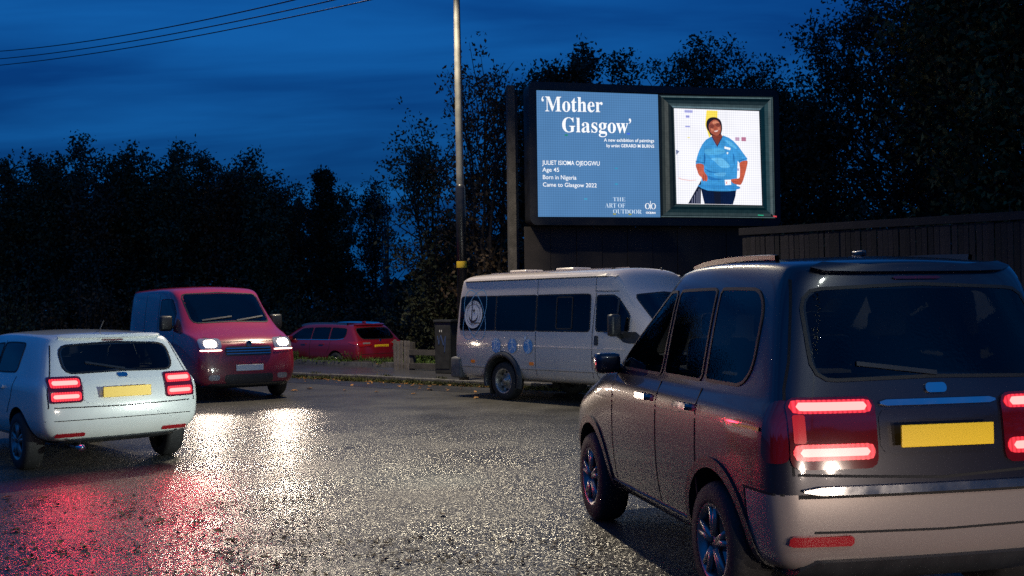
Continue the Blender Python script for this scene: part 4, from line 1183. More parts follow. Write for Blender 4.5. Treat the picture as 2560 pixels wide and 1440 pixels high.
        a0, a1 = sorted((s * 0.72, s * 0.90)); lo, hi = rrect(a0, a1, 0.75, 1.15, 0.03); V.patch('tail_light', lo, hi, 'x', -1, M['dark_red_lens'], off=0.012)
        a0, a1 = sorted((s * 0.06, s * 0.80)); lo, hi = rrect(a0, a1, 1.30, 1.90, 0.05); V.patch('rear_window', lo, hi, 'x', -1, M['glass'], off=0.006)
    bb = MB().box((0.0, 0, 0.50), (0.22, 1.7, 0.22), bev=0.04); bb.build('rear_bumper', M['grey_plastic'], r, True)
    lo, hi = rrect(-0.40, 0.40, 0.62, 0.80, 0.04); V.patch('grille', lo, hi, 'x', 1, M['arch'], off=0.01)
    # roof ribs and hatch
    for y in (-0.45, 0.0, 0.45): V.strip('roof_rib', [(0.6, y), (3.7, y)], 0.10, 'z', 1, M['van_paint'], off=0.014, skirt=0.02, n=16)
    for x0 in (1.1, 2.35):
        q = MB().box((x0, -0.05, 2.355), (0.45, 0.45, 0.04), bev=0.02); q.build('roof_hatch', M['van_paint'], r, True)
    q = MB().tube([(4.02, 0.42, 2.27), (4.02, 0.42, 2.33)], 0.018, 8); q.build('aerial', M['arch'], r, True)
    # ---- vinyl on the camera side
    s = -1
    ex, ez = 0.585, 1.55
    def circle(cx, cz, rad, n=28, a0=0, a1=2 * PI): return [(cx + rad * math.cos(t), cz + rad * math.sin(t)) for t in np.linspace(a0, a1, n)]
    C = circle(ex, ez, 0.265, 33)[:-1]
    em = project_decal(V, 'club_emblem', C, [list(range(32))], 'y', s, M['decal_white'], 0.0095)
    V.strip('emblem_ring', circle(ex, ez, 0.195, 40), 0.010, 'y', s, M['decal_black'], off=0.011, n=40, skirt=0, parent=em)
    V.strip('emblem_ring', circle(ex, ez, 0.262, 40), 0.008, 'y', s, M['decal_black'], off=0.011, n=40, skirt=0, parent=em)
    cres = circle(ex, ez - 0.02, 0.135, 26, R(140), R(400)) + circle(ex, ez + 0.012, 0.125, 26, R(400 - 2), R(142))
    project_decal(V, 'emblem_crescent', cres, [[i, i + 1, 50 - i, 51 - i] for i in range(25)], 'y', s, M['decal_black'], 0.011, em)
    st = []
    for k in range(10):
        rr2 = 0.05 if k % 2 == 0 else 0.02
        st.append((ex + 0.012 + rr2 * math.sin(2 * PI * k / 10), ez + 0.07 + rr2 * math.cos(2 * PI * k / 10)))
    project_decal(V, 'emblem_star', st, [list(range(10))], 'y', s, M['decal_black'], 0.0115, em)
    for i, ch in enumerate('GLASGOW'):
        t = R(90 + 54 - i * 18)
        project_text(V, 'emblem_letter', ch, ex + 0.228 * math.cos(t), ez + 0.228 * math.sin(t), 0.045, 0.045, 'y', s, M['decal_black'], 0.0115, em, t - PI / 2)
    V.strip('emblem_stroke', [(ex - 0.045, ez + 0.30), (ex - 0.05, ez - 0.165)], 0.022, 'y', s, M['decal_black'], off=0.012, skirt=0, parent=em)
    V.strip('emblem_stroke', [(ex - 0.05, ez - 0.16), (ex + 0.20, ez - 0.16)], 0.02, 'y', s, M['decal_black'], off=0.012, skirt=0, parent=em)
    for sg in (-1, 1):
        a = R(27) * sg
        P = []
        for t in np.linspace(0, 2 * PI, 49):
            u, v = 0.26 * math.cos(t), 0.50 * math.sin(t)
            P.append((ex + 0.04 + u * math.cos(a) - v * math.sin(a), ez - 0.01 + u * math.sin(a) + v * math.cos(a)))
        V.strip('emblem_orbit', P, 0.014, 'y', s, M['decal_line'], off=0.0088, n=96, skirt=0, parent=em)
    figs = {
        (880, 1185): [[(835, 1060), (850, 1150), (855, 1230), (805, 1295)], [(770, 1100), (830, 1100), (880, 1080)], [(890, 1055), (885, 1120), (900, 1200), (918, 1290)], [(890, 1100), (945, 1112)], [(875, 1210), (900, 1250)]],
        (1222, 1190): [[(1212, 1032), (1216, 1100), (1224, 1200), (1208, 1250), (1155, 1302)], [(1226, 1200), (1268, 1232), (1276, 1305)], [(1188, 1125), (1214, 1100), (1246, 1120)]],
        (1568, 1200): [[(1510, 1085), (1516, 1130), (1560, 1130)], [(1582, 1045), (1576, 1110)], [(1565, 1110), (1590, 1232), (1572, 1292), (1520, 1338)], [(1600, 1232), (1612, 1282), (1575, 1342)]]}
    heads = {(880, 1185): [(838, 1050), (890, 1048), (952, 1300)], (1222, 1190): [(1216, 1072)], (1568, 1200): [(1548, 1080), (1508, 1032)]}
    xc = {(880, 1185): 1.275, (1222, 1190): 1.71, (1568, 1200): 2.125}
    for key, lines in figs.items():
        x0, z0 = xc[key], 0.985
        El = [(x0 + 0.122 * math.cos(t), z0 + 0.130 * math.sin(t)) for t in np.linspace(0, 2 * PI, 24, endpoint=False)]
        g = project_decal(V, 'sport_roundel', El, [list(range(24))], 'y', s, M['decal_blue'], 0.0145)
        f = lambda q: (x0 + (q[0] - key[0]) * 0.00128, z0 - (q[1] - key[1]) * 0.000875)
        for ln in lines: V.strip('figure_limb', [f(q) for q in ln], 0.022, 'y', s, M['figure_white'], off=0.0165, n=12, skirt=0, parent=g)
        for hd in heads[key]:
            c0 = f(hd)
            rr2 = (0.028, 0.036) if hd == (1508, 1032) else (0.018, 0.018)
            cc = [(c0[0] + rr2[0] * math.cos(t), c0[1] + rr2[1] * math.sin(t)) for t in np.linspace(0, 2 * PI, 12, endpoint=False)]
            project_decal(V, 'figure_head', cc, [list(range(12))], 'y', s, M['figure_white'], 0.0165, g)
    return V

# ------------------------------------------------------------------ setting: ground, road, pavement
KD = Vector((0.768, -0.640)); KN = Vector((0.640, 0.768))        # along the far kerb / away from the road
K0 = Vector((-2.68, 24.5))
def kp(t, d, z): 
    q = K0 + KD * t + KN * d
    return Vector((q.x, q.y, z))

def sheet(name, quads, m, parent=None):
    vs, fs = [], []
    for q in quads:
        b = len(vs); vs += q; fs.append([b, b + 1, b + 2, b + 3])
    o = link(name, mesh(name, vs, fs), parent, m)
    return o

ter = sheet('terrain', [[(-600, -400, -0.30), (600, -400, -0.30), (600, 800, -0.30), (-600, 800, -0.30)]], M['terrain'])
tag(ter, kind='structure')
rd = sheet('road', [[kp(-90, -45, 0), kp(60, -45, 0), kp(60, -1.25, 0), kp(-90, -1.25, 0)]], M['road']); tag(rd, kind='structure')
ge = []
prev = None
n = 120
gq = []
for i in range(n):
    t0, t1 = lerp(-90, 60, i / n), lerp(-90, 60, (i + 1) / n)
    w0 = -1.30 - 0.10 * math.sin(t0 * 1.3) - 0.05 * math.sin(t0 * 3.7); w1 = -1.30 - 0.10 * math.sin(t1 * 1.3) - 0.05 * math.sin(t1 * 3.7)
    gq.append([kp(t0, w0, 0.004), kp(t1, w1, 0.004), kp(t1, 0, 0.004), kp(t0, 0, 0.004)])
gt = sheet('road_edge', gq, M['gutter']); tag(gt, kind='structure')
pv = MB()
pv.add([kp(-90, 0.14, 0.115), kp(60, 0.14, 0.115), kp(60, 2.75, 0.13), kp(-90, 2.75, 0.13), kp(-90, 0.14, -0.3), kp(60, 0.14, -0.3), kp(60, 2.75, -0.3), kp(-90, 2.75, -0.3)],
       [[0, 1, 2, 3], [0, 4, 5, 1], [2, 6, 7, 3]])
pvo = pv.build('pavement', M['pavement']); tag(pvo, kind='structure')
stone = None
for i in range(-14, 18):
    t = i * 0.915
    c = kp(t, 0.065 + random.uniform(-0.008, 0.008), 0.045 + random.uniform(-0.012, 0.006))
    if stone is None:
        stone = MB().box((0, 0, 0), (0.905, 0.13, 0.17), bev=0.018).build('kerb_stone', M['kerb'], pvo); o = stone
    else:
        o = stone.copy(); COL.objects.link(o)
    o.location = c; o.rotation_euler = (random.uniform(-0.03, 0.03), random.uniform(-0.008, 0.008), heading(KD) + random.uniform(-0.006, 0.006))
# earth bank behind the pavement with an old concrete edging
bk = MB()
pr = [(2.75, 0.05), (2.80, 0.20), (3.0, 0.25), (3.22, 0.22), (3.40, -0.05), (3.5, -0.30)]
ts = np.linspace(-60, 40, 160)
vs, fs = [], []
for t in ts:
    for d, z in pr: vs.append(kp(t, d + 0.03 * math.sin(t * 2.1), z + (0.03 * math.sin(t * 1.7 + d * 9) + 0.02 * math.sin(t * 5.1) if 2.78 < d < 3.3 else 0)))
for i in range(len(ts) - 1):
    for j in range(len(pr) - 1): fs.append([i * 6 + j, (i + 1) * 6 + j, (i + 1) * 6 + j + 1, i * 6 + j + 1])
bk.add(vs, fs)
bko = bk.build('verge', M['earth'], None, True); tag(bko, kind='structure')
edge = None
for i in range(-11, 14):
    if edge is None:
        edge = MB().box((0, 0, 0), (0.905, 0.06, 0.18), bev=0.012).build('edging_stone', M['kerb'], bko); o = edge
    else:
        o = edge.copy(); COL.objects.link(o)
    o.location = kp(i * 0.92, 2.775, 0.15 + random.uniform(-0.02, 0.015)); o.rotation_euler = (random.uniform(-0.06, 0.06), random.uniform(-0.01, 0.01), heading(KD))

cp = sheet('car_park', [[kp(-40, 3.3, -0.18), kp(12, 3.3, -0.18), kp(12, 9, -0.18), kp(-40, 9, -0.18)]], M['gutter']); tag(cp, kind='structure')

# ------------------------------------------------------------------ small plants and leaves (numpy meshes)
def leaf_cloud(P, size, up=0.0, aspect=0.55, droop=0.0):
    """one folded quad per point; returns verts, faces arrays"""
    n = len(P)
    d = rng.normal(size=(n, 3)); d[:, 2] += up
    d /= np.linalg.norm(d, axis=1)[:, None]
    a = rng.normal(size=(n, 3)); s = np.cross(d, a); s /= np.linalg.norm(s, axis=1)[:, None] + 1e-9
    nn = np.cross(d, s)
    L = (size * rng.uniform(0.6, 1.25, n))[:, None]
    v = np.empty((n, 4, 3))
    v[:, 0] = P
    v[:, 1] = P + d * L * 0.5 + s * L * aspect * 0.5 + nn * L * 0.08
    v[:, 2] = P + d * L - nn * L * 0.06
    v[:, 3] = P + d * L * 0.5 - s * L * aspect * 0.5 + nn * L * 0.08
    return v.reshape(-1, 3)

def quads_mesh(name, V):
    n = len(V) // 4
    me = bpy.data.meshes.new(name)
    me.vertices.add(len(V)); me.vertices.foreach_set('co', np.ascontiguousarray(V, dtype=np.float32).ravel())
    me.loops.add(len(V)); me.loops.foreach_set('vertex_index', np.arange(len(V), dtype=np.int32))
    me.polygons.add(n); me.polygons.foreach_set('loop_start', np.arange(0, len(V), 4, dtype=np.int32))
    try: me.polygons.foreach_set('loop_total', np.full(n, 4, dtype=np.int32))
    except Exception: pass
    me.update(calc_edges=True)
    return me

def blades(P, h, w):
    n = len(P)
    a = rng.uniform(0, 2 * PI, n)
    s = np.stack([np.cos(a), np.sin(a), np.zeros(n)], 1)
    lean = rng.normal(size=(n, 3)) * 0.35; lean[:, 2] = 1
    hh = (h * rng.uniform(0.4, 1.3, n))[:, None]; ww = (w * rng.uniform(0.6, 1.4, n))[:, None]
    v = np.empty((n, 4, 3))
    v[:, 0] = P - s * ww * 0.5; v[:, 1] = P + s * ww * 0.5
    v[:, 2] = P + lean * hh + s * ww * 0.12; v[:, 3] = P + lean * hh - s * ww * 0.12
    return v.reshape(-1, 3)

def kps(t, d, z):
    t, d, z = np.broadcast_arrays(t, d, z)
    return np.stack([K0.x + KD.x * t + KN.x * d, K0.y + KD.y * t + KN.y * d, z], 1)

# weeds on the bank, in clumps
Vs = []
for c in range(280):
    t = rng.uniform(-9, 14); d = rng.uniform(2.82, 3.25); hgt = rng.choice([0.06, 0.09, 0.14, 0.26], p=[0.35, 0.3, 0.2, 0.15])
    k = 34
    P = kps(t + rng.normal(0, 0.14, k), d + rng.normal(0, 0.07, k), np.full(k, 0.21))
    Vs.append(blades(P, hgt, 0.016))
    P2 = P.copy(); P2[:, 2] += rng.uniform(0, hgt, k)
    Vs.append(leaf_cloud(P2, 0.07, 0.3))
wd = link('bank_weeds', quads_mesh('bank_weeds', np.concatenate(Vs)), None, M['weeds']); tag(wd, 'low green weeds along the bank behind the pavement', 'weeds', kind='stuff')
# moss, grass and soil along the kerb
Vs = []
for c in range(330):
    t = rng.uniform(-9, 9); d = rng.normal(-0.06, 0.07); k = 26
    d = min(d, 0.16)
    P = kps(t + rng.normal(0, 0.10, k), d + rng.normal(0, 0.035, k), np.full(k, 0.006) + (0.10 if d > 0.06 else 0))
    Vs.append(blades(P, rng.choice([0.03, 0.06, 0.10]), 0.014)); 
    P2 = P.copy(); P2[:, 2] += rng.uniform(0, 0.05, k); Vs.append(leaf_cloud(P2, 0.045, 0.2))
ms = link('kerb_moss', quads_mesh('kerb_moss', np.concatenate(Vs)), None, M['moss']); tag(ms, 'moss and grass tufts growing along the kerb', 'moss', kind='stuff')
# dead leaves caught along the kerb and sodden bits on the near road
def flat_leaves(P, size):
    n = len(P)
    a = rng.uniform(0, 2 * PI, n)
    d = np.stack([np.cos(a), np.sin(a), rng.normal(0, 0.25, n)], 1); s = np.stack([-np.sin(a), np.cos(a), rng.normal(0, 0.3, n)], 1)
    L = (size * rng.uniform(0.5, 1.4, n))[:, None]
    v = np.empty((n, 4, 3)); up = np.array([0, 0, 1.0])
    v[:, 0] = P - d * L * 0.5 + up * L * 0.15; v[:, 1] = P + s * L * 0.32; v[:, 2] = P + d * L * 0.5 + up * L * 0.12; v[:, 3] = P - s * L * 0.32
    v[:, :, 2] = np.maximum(v[:, :, 2], P[:, None, 2])
    return v.reshape(-1, 3)
k = 520
P = np.concatenate([kps(rng.uniform(-9, 10, k), -np.abs(rng.normal(0.06, 0.16, k)), 0.012), kps(rng.uniform(-9, 6, 90), rng.uniform(-1.2, 0, 90), 0.01), kps(rng.uniform(-8, 9, 60), rng.uniform(2.5, 3.1, 60), 0.2)])
dl = link('kerb_leaves', quads_mesh('kerb_leaves', flat_leaves(P, 0.085)), None, M['dead_leaf']); tag(dl, 'fallen autumn leaves swept along the kerb', 'leaves', kind='stuff')
P = []
for c in range(250):
    g = ground(rng.uniform(-80, 800), rng.uniform(1240, 1470) , 0.006)
    if rng.uniform() < 0.35: g = ground(rng.uniform(500, 1500), rng.uniform(1340, 1460), 0.006)
    k = int(rng.integers(2, 9))
    P.append(np.stack([g.x + rng.normal(0, 0.09, k), g.y + rng.normal(0, 0.06, k), np.full(k, 0.006)], 1))
ll = link('leaf_litter', quads_mesh('leaf_litter', flat_leaves(np.concatenate(P), 0.04)), None, M['litter_leaf']); tag(ll, 'sodden brown leaf scraps strewn over the near road', 'leaf litter', kind='stuff')

# single leaves one can point at
def leaf_mesh(seed):
    r_ = random.Random(seed)
    pts = []
    n = 9
    for i in range(n + 1):
        u = i / n
        w = 0.30 * math.sin(PI * u ** 0.8) * (1 + 0.25 * (i % 2))
        pts.append((u - 0.5, w, 0.10 * abs(w) + 0.12 * (u - 0.5) ** 2 + r_.uniform(0, 0.05)))
    vs = []
    for x, w, z in pts: vs += [(x, -w, z + 0.35 * w * r_.uniform(0.4, 1)), (x, 0, 0.02 + 0.16 * (x ** 2)), (x, w, z + 0.35 * w * r_.uniform(0.4, 1))]
    fs = []
    for i in range(n):
        for j in (0, 1): fs.append([i * 3 + j, i * 3 + j + 1, (i + 1) * 3 + j + 1, (i + 1) * 3 + j])
    b = len(vs); vs += [(-0.5, -0.012, 0.02), (-0.5, 0.012, 0.02), (-0.8, 0.008, 0.03), (-0.8, -0.008, 0.03)]; fs.append([b, b + 1, b + 2, b + 3])
    me = mesh('fallen_leaf', vs, fs); me.materials.append(M['dead_leaf'])
    me.polygons.foreach_set('use_smooth', [True] * len(me.polygons))
    return me
leaf_variants = [leaf_mesh(i) for i in range(6)]
spots = [(428, 1114), (20, 1243), (105, 1246), (36, 1326), (300, 1284), (330, 1272), (226, 1320), (68, 1402), (1106, 1286), (587, 1433), (660, 1394), (575, 1352), (545, 1330), (150, 1356), (805, 1320), (1020, 1404), (400, 1302), (210, 1366),
         (775, 972), (735, 977), (862, 976), (942, 980), (1035, 985), (1075, 975), (930, 957), (998, 966), (1180, 962), (1195, 988), (1190, 995)]
leaf_labels = ['yellow leaf on the wet road behind the white hatchback', 'brown leaf at the left edge, nearest the white hatchback', 'brown leaf in the red glow, nearest the white hatchback', 'brown leaf at the left edge in the red glow', 'left one of two leaves close together in the red glow', 'right one of two leaves close together in the red glow',
    'curled brown leaf in the middle of the red glow', 'brown leaf in the bottom left corner of the road', 'lone orange leaf in the middle of the glittering road', 'orange leaf at the bottom edge under the headlight reflection', 'brown leaf at the bottom edge right of the headlight reflection', 'lower of two leaves below the headlight reflection', 'upper of two leaves below the headlight reflection',
    'brown leaf low in the left of the red glow', 'brown leaf right of the headlight reflection', 'brown leaf at the bottom middle of the road', 'brown leaf between the red glow and the headlight reflection', 'brown leaf at the bottom of the red glow',
    'large pale leaf right of the red van on the road edge', 'leaf nearest the red van on the road edge', 'leaf on the road edge below the red estate car', 'leaf on the road edge below the palings', 'leaf on the road edge below the rail fence', 'leaf on the road edge below the roadside cabinet', 'upper leaf against the kerb below the red estate car', 'upper leaf against the kerb below the palings', 'leaf against the kerb behind the minibus wheel', 'left of two leaves beside the minibus rear wheel', 'right of two leaves beside the minibus rear wheel']
for i, (x, y) in enumerate(spots):
    g = ground(x, y, 0.012)
    o = bpy.data.objects.new('fallen_leaf', leaf_variants[i % 6]); COL.objects.link(o)
    s = 0.085 if y > 1000 else 0.13
    o.location = g; o.scale = [s * random.uniform(0.8, 1.2)] * 3; o.rotation_euler = (random.uniform(-0.2, 0.2), random.uniform(-0.2, 0.2), random.uniform(0, 6.28))
    lab = leaf_labels[i]
    tag(o, lab, 'leaf', 'fallen leaves on the near road' if y > 1000 else 'fallen leaves by the kerb')
# ------------------------------------------------------------------ street lamp
def street_lamp(loc, arm_dir, power, lean, label, col=(1.0, 0.87, 0.66), ang=150, aim=0.08):
    r = empty('street_lamp', loc); tag(r, label, 'street lamp', 'street lamps')
    r.rotation_euler = (0, lean, 0)
    a = Vector((arm_dir[0], arm_dir[1], 0)).normalized()
    p = MB(); p.lathe([(0.082, 4.20), (0.078, 6.5), (0.066, 9.0), (0.055, 9.4), (0.001, 9.42)], n=20); p.build('upper_pole', M['galv'], r, True)
    p = MB(); p.lathe([(0.001, 0), (0.112, 0), (0.108, 4.14), (0.10, 4.20), (0.083, 4.225), (0.001, 4.23)], n=20)
    lp = p.build('lower_pole', M['black_steel'], r, True)
    d = MB().box((0.03, -0.112, 0.75), (0.12, 0.01, 0.6), bev=0.01); d.build('access_door', M['black_steel'], lp)
    y = MB(); y.lathe([(0.1125, 2.42), (0.1135, 2.43), (0.1135, 2.55), (0.1125, 2.56)], n=20); y.build('warning_band', M['yellow_band'], r, True)
    e = Vector((0, 0, 9.35)); arm = [e, e + a * 0.35 + Vector((0, 0, 0.22)), e + a * 1.3 + Vector((0, 0, 0.33))]
    m = MB().tube(arm, [0.05, 0.042, 0.035], 10); m.build('arm', M['galv'], r, True)
    c = arm[-1] + a * 0.30
    rz = math.atan2(a.y, a.x)
    b = MB().box((0, 0, 0), (0.75, 0.27, 0.11), bev=0.045); hd = b.build('lantern', M['galv'], r, True); hd.location = c; hd.rotation_euler = (0, 0, rz)
    l = MB().box((0.06, 0, -0.058), (0.46, 0.2, 0.02), bev=0.008); l.build('lens', M['lamp_lens'], hd)
    spot('lantern_light', r, c + Vector((0, 0, -0.12)), (a.x * aim, a.y * aim, -1), power, col, ang, 0.5, 0.16)
    return r

bp = at(1158, 800, 23.4)
street_lamp((bp.x, bp.y, 0.12), (-KN.x, -KN.y), 5200, -0.007, 'tall grey lamp post with black lower half behind the minibus', (1.0, 0.85, 0.60), 156, 0.45)

# lamp on the near side of the road, behind the camera
street_lamp((6.5, -5.5, 0.0), (-0.2, 1), 1300, 0.0, 'street lamp on the near side of the road out of view', (0.92, 1.0, 0.90), 150)

# ------------------------------------------------------------------ overhead cables
for i, ((x0, y0), (x1, y1), dz) in enumerate((((0, 128), (735, 0), 30), ((0, 147), (835, 0), 30.4), ((0, 163), (925, 0), 30.8))):
    a = at(x0, y0, dz); b = at(x1, y1, dz - 12)
    d = b - a
    P = []
    for k in range(41):
        t = -0.35 + 2.2 * k / 40
        q = a + d * t
        q.z += -0.14 * (1 - (2 * (t - 0.5)) ** 2) * 0.9
        P.append(q)
    o = MB().tube(P, 0.011, 6, cap=True).build('overhead_cable', M['cable'], None, True)
    tag(o, ('uppermost', 'middle', 'lowest')[i] + ' of the three overhead cables crossing the sky', 'cable', 'overhead cables')

# ------------------------------------------------------------------ billboard
def srgb(c):
    return tuple(((v / 255) / 12.92 if v / 255 <= 0.04045 else ((v / 255 + 0.055) / 1.055) ** 2.4) for v in c)

SCREEN = {}
def screen_mat(rgb, gain=1.0, vary=0.24):
    """LED wall: the colour, broken into a fine grid of diodes"""
    key = (rgb, gain, vary)
    if key in SCREEN: return SCREEN[key]
    m = bpy.data.materials.new('led_screen'); m.use_nodes = True
    n, l = nodes_of(m)
    b = n['Principled BSDF']
    b.inputs['Base Color'].default_value = (0.01, 0.01, 0.01, 1); b.inputs['Roughness'].default_value = 0.6
    c = srgb(rgb)
    b.inputs['Emission Color'].default_value = (*[v * gain for v in c], 1)
    t = n.new('ShaderNodeTexCoord')
    sp = n.new('ShaderNodeSeparateXYZ'); l.new(t.outputs['Object'], sp.inputs[0])
    ws = []
    for i in (0, 2):
        k = n.new('ShaderNodeMath'); k.operation = 'MULTIPLY'; k.inputs[1].default_value = 2 * PI / 0.058; l.new(sp.outputs[i], k.inputs[0])
        s_ = n.new('ShaderNodeMath'); s_.operation = 'SINE'; l.new(k.outputs[0], s_.inputs[0]); ws.append(s_.outputs[0])
    ad = n.new('ShaderNodeMath'); ad.operation = 'ADD'; l.new(ws[0], ad.inputs[0]); l.new(ws[1], ad.inputs[1])
    nz = n.new('ShaderNodeTexNoise'); nz.inputs['Scale'].default_value = 1.1 if vary < 0.5 else 5.5; nz.inputs['Detail'].default_value = 3; nz.inputs['Distortion'].default_value = 0 if vary < 0.5 else 1.2; l.new(t.outputs['Object'], nz.inputs['Vector'])
    k2 = n.new('ShaderNodeMath'); k2.operation = 'MULTIPLY_ADD'; k2.inputs[1].default_value = 0.075; k2.inputs[2].default_value = 1.0 - vary / 2
    l.new(ad.outputs[0], k2.inputs[0])
    k3 = n.new('ShaderNodeMath'); k3.operation = 'MULTIPLY_ADD'; k3.inputs[1].default_value = vary; l.new(nz.outputs[0], k3.inputs[0]); l.new(k2.outputs[0], k3.inputs[2])
    l.new(k3.outputs[0], b.inputs['Emission Strength'])
    SCREEN[key] = m
    return m

org = at(1345, 542, 26.0)
BW, BH = 6.18, 3.06
BR = R(13)
bb = empty('digital_billboard', (org.x, org.y, 0), BR)
tag(bb, 'large lit digital billboard showing white lettering and a framed portrait', 'billboard')
ZB = org.z
def rounded(x0, x1, z0, z1, r, n=6):
    P = []
    for cx, cz, a0 in ((x1 - r, z1 - r, 0), (x0 + r, z1 - r, 90), (x0 + r, z0 + r, 180), (x1 - r, z0 + r, 270)):
        for k in range(n + 1):
            t = R(a0 + 90 * k / n); P.append((cx + r * math.cos(t), cz + r * math.sin(t)))
    return P
P = rounded(-0.20, BW + 0.17, ZB - 0.20, ZB + BH + 0.20, 0.16)
n = len(P)
Pin = rounded(-0.02, BW + 0.02, ZB - 0.02, ZB + BH + 0.02, 0.001)
m = MB()
m.add([(x, -0.05, z) for x, z in P] + [(x, 0.50, z) for x, z in P] + [(x, -0.05, z) for x, z in Pin] + [(x, 0.02, z) for x, z in Pin],
      [[i, (i + 1) % n, n + (i + 1) % n, n + i] for i in range(n)] + [[n + i for i in range(n)]] + [[i, (i + 1) % n, 2 * n + (i + 1) % n, 2 * n + i] for i in range(n)] + [[2 * n + i, 2 * n + (i + 1) % n, 3 * n + (i + 1) % n, 3 * n + i] for i in range(n)])
m.build('housing', M['board_black'], bb)
scr = MB().box((BW / 2, 0.03, ZB + BH / 2), (BW, 0.08, BH)).build('screen', screen_mat((10, 14, 18)), bb)

def art(cx, cy):
    u = (cx - 295) / 2103; v = 0.5
    for _ in range(4):
        yt = 158 + 37 * u; yb = 1287 - 25 * u
        v = (yb - cy) / (yb - yt)
        xl = 288 + 14 * (1 - v); xr = 2395 + 5 * (1 - v)
        u = (cx - xl) / (xr - xl)
    return u * BW, ZB + v * BH
def artp(x, y): return art((1640 + x / 4.3636 - 1260) * 3.5556, (230 + y / 4.3636 - 180) * 3.5556)
layer = [0]
def smooth_poly(P, k=5):
    out = []
    n = len(P)
    for i in range(n):
        p0, p1, p2, p3 = P[i - 1], P[i], P[(i + 1) % n], P[(i + 2) % n]
        for j in range(k):
            t = j / k
            out.append(tuple(0.5 * (2 * p1[a] + (p2[a] - p0[a]) * t + (2 * p0[a] - 5 * p1[a] + 4 * p2[a] - p3[a]) * t * t + (3 * p1[a] - p0[a] - 3 * p2[a] + p3[a]) * t ** 3) for a in (0, 1)))
    return out
def art_poly(name, P, rgb, f=artp, smooth=False, gain=1.0, z=None):
    layer[0] += 1
    P = [f(*q) for q in P]
    if smooth: P = smooth_poly(P)
    y = -0.0112 - 0.0012 * (layer[0] if z is None else z)
    bm = bmesh.new()
    fc = bm.faces.new([bm.verts.new((a, y, b)) for a, b in P])
    bmesh.ops.triangulate(bm, faces=[fc])
    bm.normal_update()
    me = bpy.data.meshes.new(name); bm.to_mesh(me); bm.free()
    return link(name, me, scr, screen_mat(rgb, gain, 0.9 if name in ('portrait_tunic', 'portrait_trousers', 'portrait_arm', 'portrait_face', 'tunic_fold', 'portrait_neck', 'frame_moulding') else 0.24))
def art_text(name, s, x0, x1, yb, yt, thin=0.0, rgb=(250, 252, 255), spacing=1.0):
    """lettering from x0 to x1, capital height from yb up to yt (photo crop pixels)"""
    layer[0] += 1
    me = text_mesh(s, thin, spacing)
    cap = text_mesh('\U0001D407' if ord(s[0]) > 0x1D000 or s[0] in '\u2018\u2019' else 'H')
    ca = text_points(cap); hcap = ca[:, 1].max() - ca[:, 1].min()
    bpy.data.meshes.remove(cap)
    a = text_points(me); lo, hi = a.min(0), a.max(0)
    p0, p1 = art(x0, yb), art(x1, yb); q0 = art(x0, yt)
    out = np.empty_like(a)
    out[:, 0] = p0[0] + (a[:, 0] - lo[0]) / (hi[0] - lo[0]) * (p1[0] - p0[0])
    out[:, 1] = -0.0112 - 0.0012 * layer[0]
    out[:, 2] = p0[1] + a[:, 1] / hcap * (q0[1] - p0[1]) + (a[:, 0] - lo[0]) / (hi[0] - lo[0]) * (p1[1] - p0[1])
    me.vertices.foreach_set('co', out.ravel()); me.update()
    return link(name, me, scr, screen_mat(rgb, 1.05))

A = art
art_poly('blue_panel', [(288, 158), (1346, 179), (1362, 1272), (302, 1287)], (80, 127, 176), f=art)
art_text('title_lettering', '\u2018' + serif('Mother'), 332, 858, 345, 213)
art_text('title_lettering', serif('Glasgow') + '\u2019', 508, 1108, 528, 398)
art_text('caption_lettering', 'A new exhibition of paintings', 868, 1310, 606, 578, 0.012)
art_text('caption_lettering', 'by artist GERARD M BURNS', 890, 1310, 655, 628, 0.014)
art_text('caption_lettering', 'JULIET ISIOMA OJEOGWU', 336, 830, 822, 784, 0.006)
art_text('caption_lettering', 'Age 45', 338, 480, 884, 848, 0.006)
art_text('caption_lettering', 'Born in Nigeria', 342, 628, 951, 914, 0.006)
art_text('caption_lettering', 'Came to Glasgow 2022', 342, 803, 1017, 981, 0.006)
art_text('caption_lettering', serif('THE'), 945, 1052, 1137, 1102, -0.012, (205, 225, 245))
art_text('caption_lettering', serif('ART'), 876, 972, 1195, 1155, -0.012, (205, 225, 245))
art_text('caption_lettering', serif('OF'), 988, 1050, 1195, 1155, -0.012, (205, 225, 245))
art_text('caption_lettering', serif('OUTDOOR'), 944, 1195, 1246, 1208, -0.012, (205, 225, 245))
art_text('caption_lettering', 'OCEAN', 1232, 1316, 1243, 1226, 0.03)
for c in (1246, 1298):
    O = [(c + 22 * math.cos(t), 1176 + 27 * math.sin(t)) for t in np.linspace(0, 2 * PI, 24, endpoint=False)]
    I = [(c + 13 * math.cos(t), 1176 + 23 * math.sin(t)) for t in np.linspace(0, 2 * PI, 24, endpoint=False)]
    art_poly('logo_ring', O, (250, 252, 255), f=art, z=layer[0] + 1)
    art_poly('logo_ring', I, (80, 127, 176), f=art)
art_poly('logo_bar', [(1269, 1130), (1275, 1130), (1275, 1205), (1269, 1205)], (230, 240, 250), f=art)
for x, y, rgb in ((540, 556, (20, 130, 90)), (1080, 535, (60, 100, 240)), (972, 845, (50, 150, 190)), (972, 985, (50, 150, 190)), (706, 1122, (60, 160, 200)), (955, 1252, (150, 150, 40)), (1090, 1252, (150, 150, 40))):
    art_poly('faulty_pixel', [(x - 13, y - 6), (x + 13, y - 6), (x + 13, y + 6), (x - 13, y + 6)], rgb, f=art)
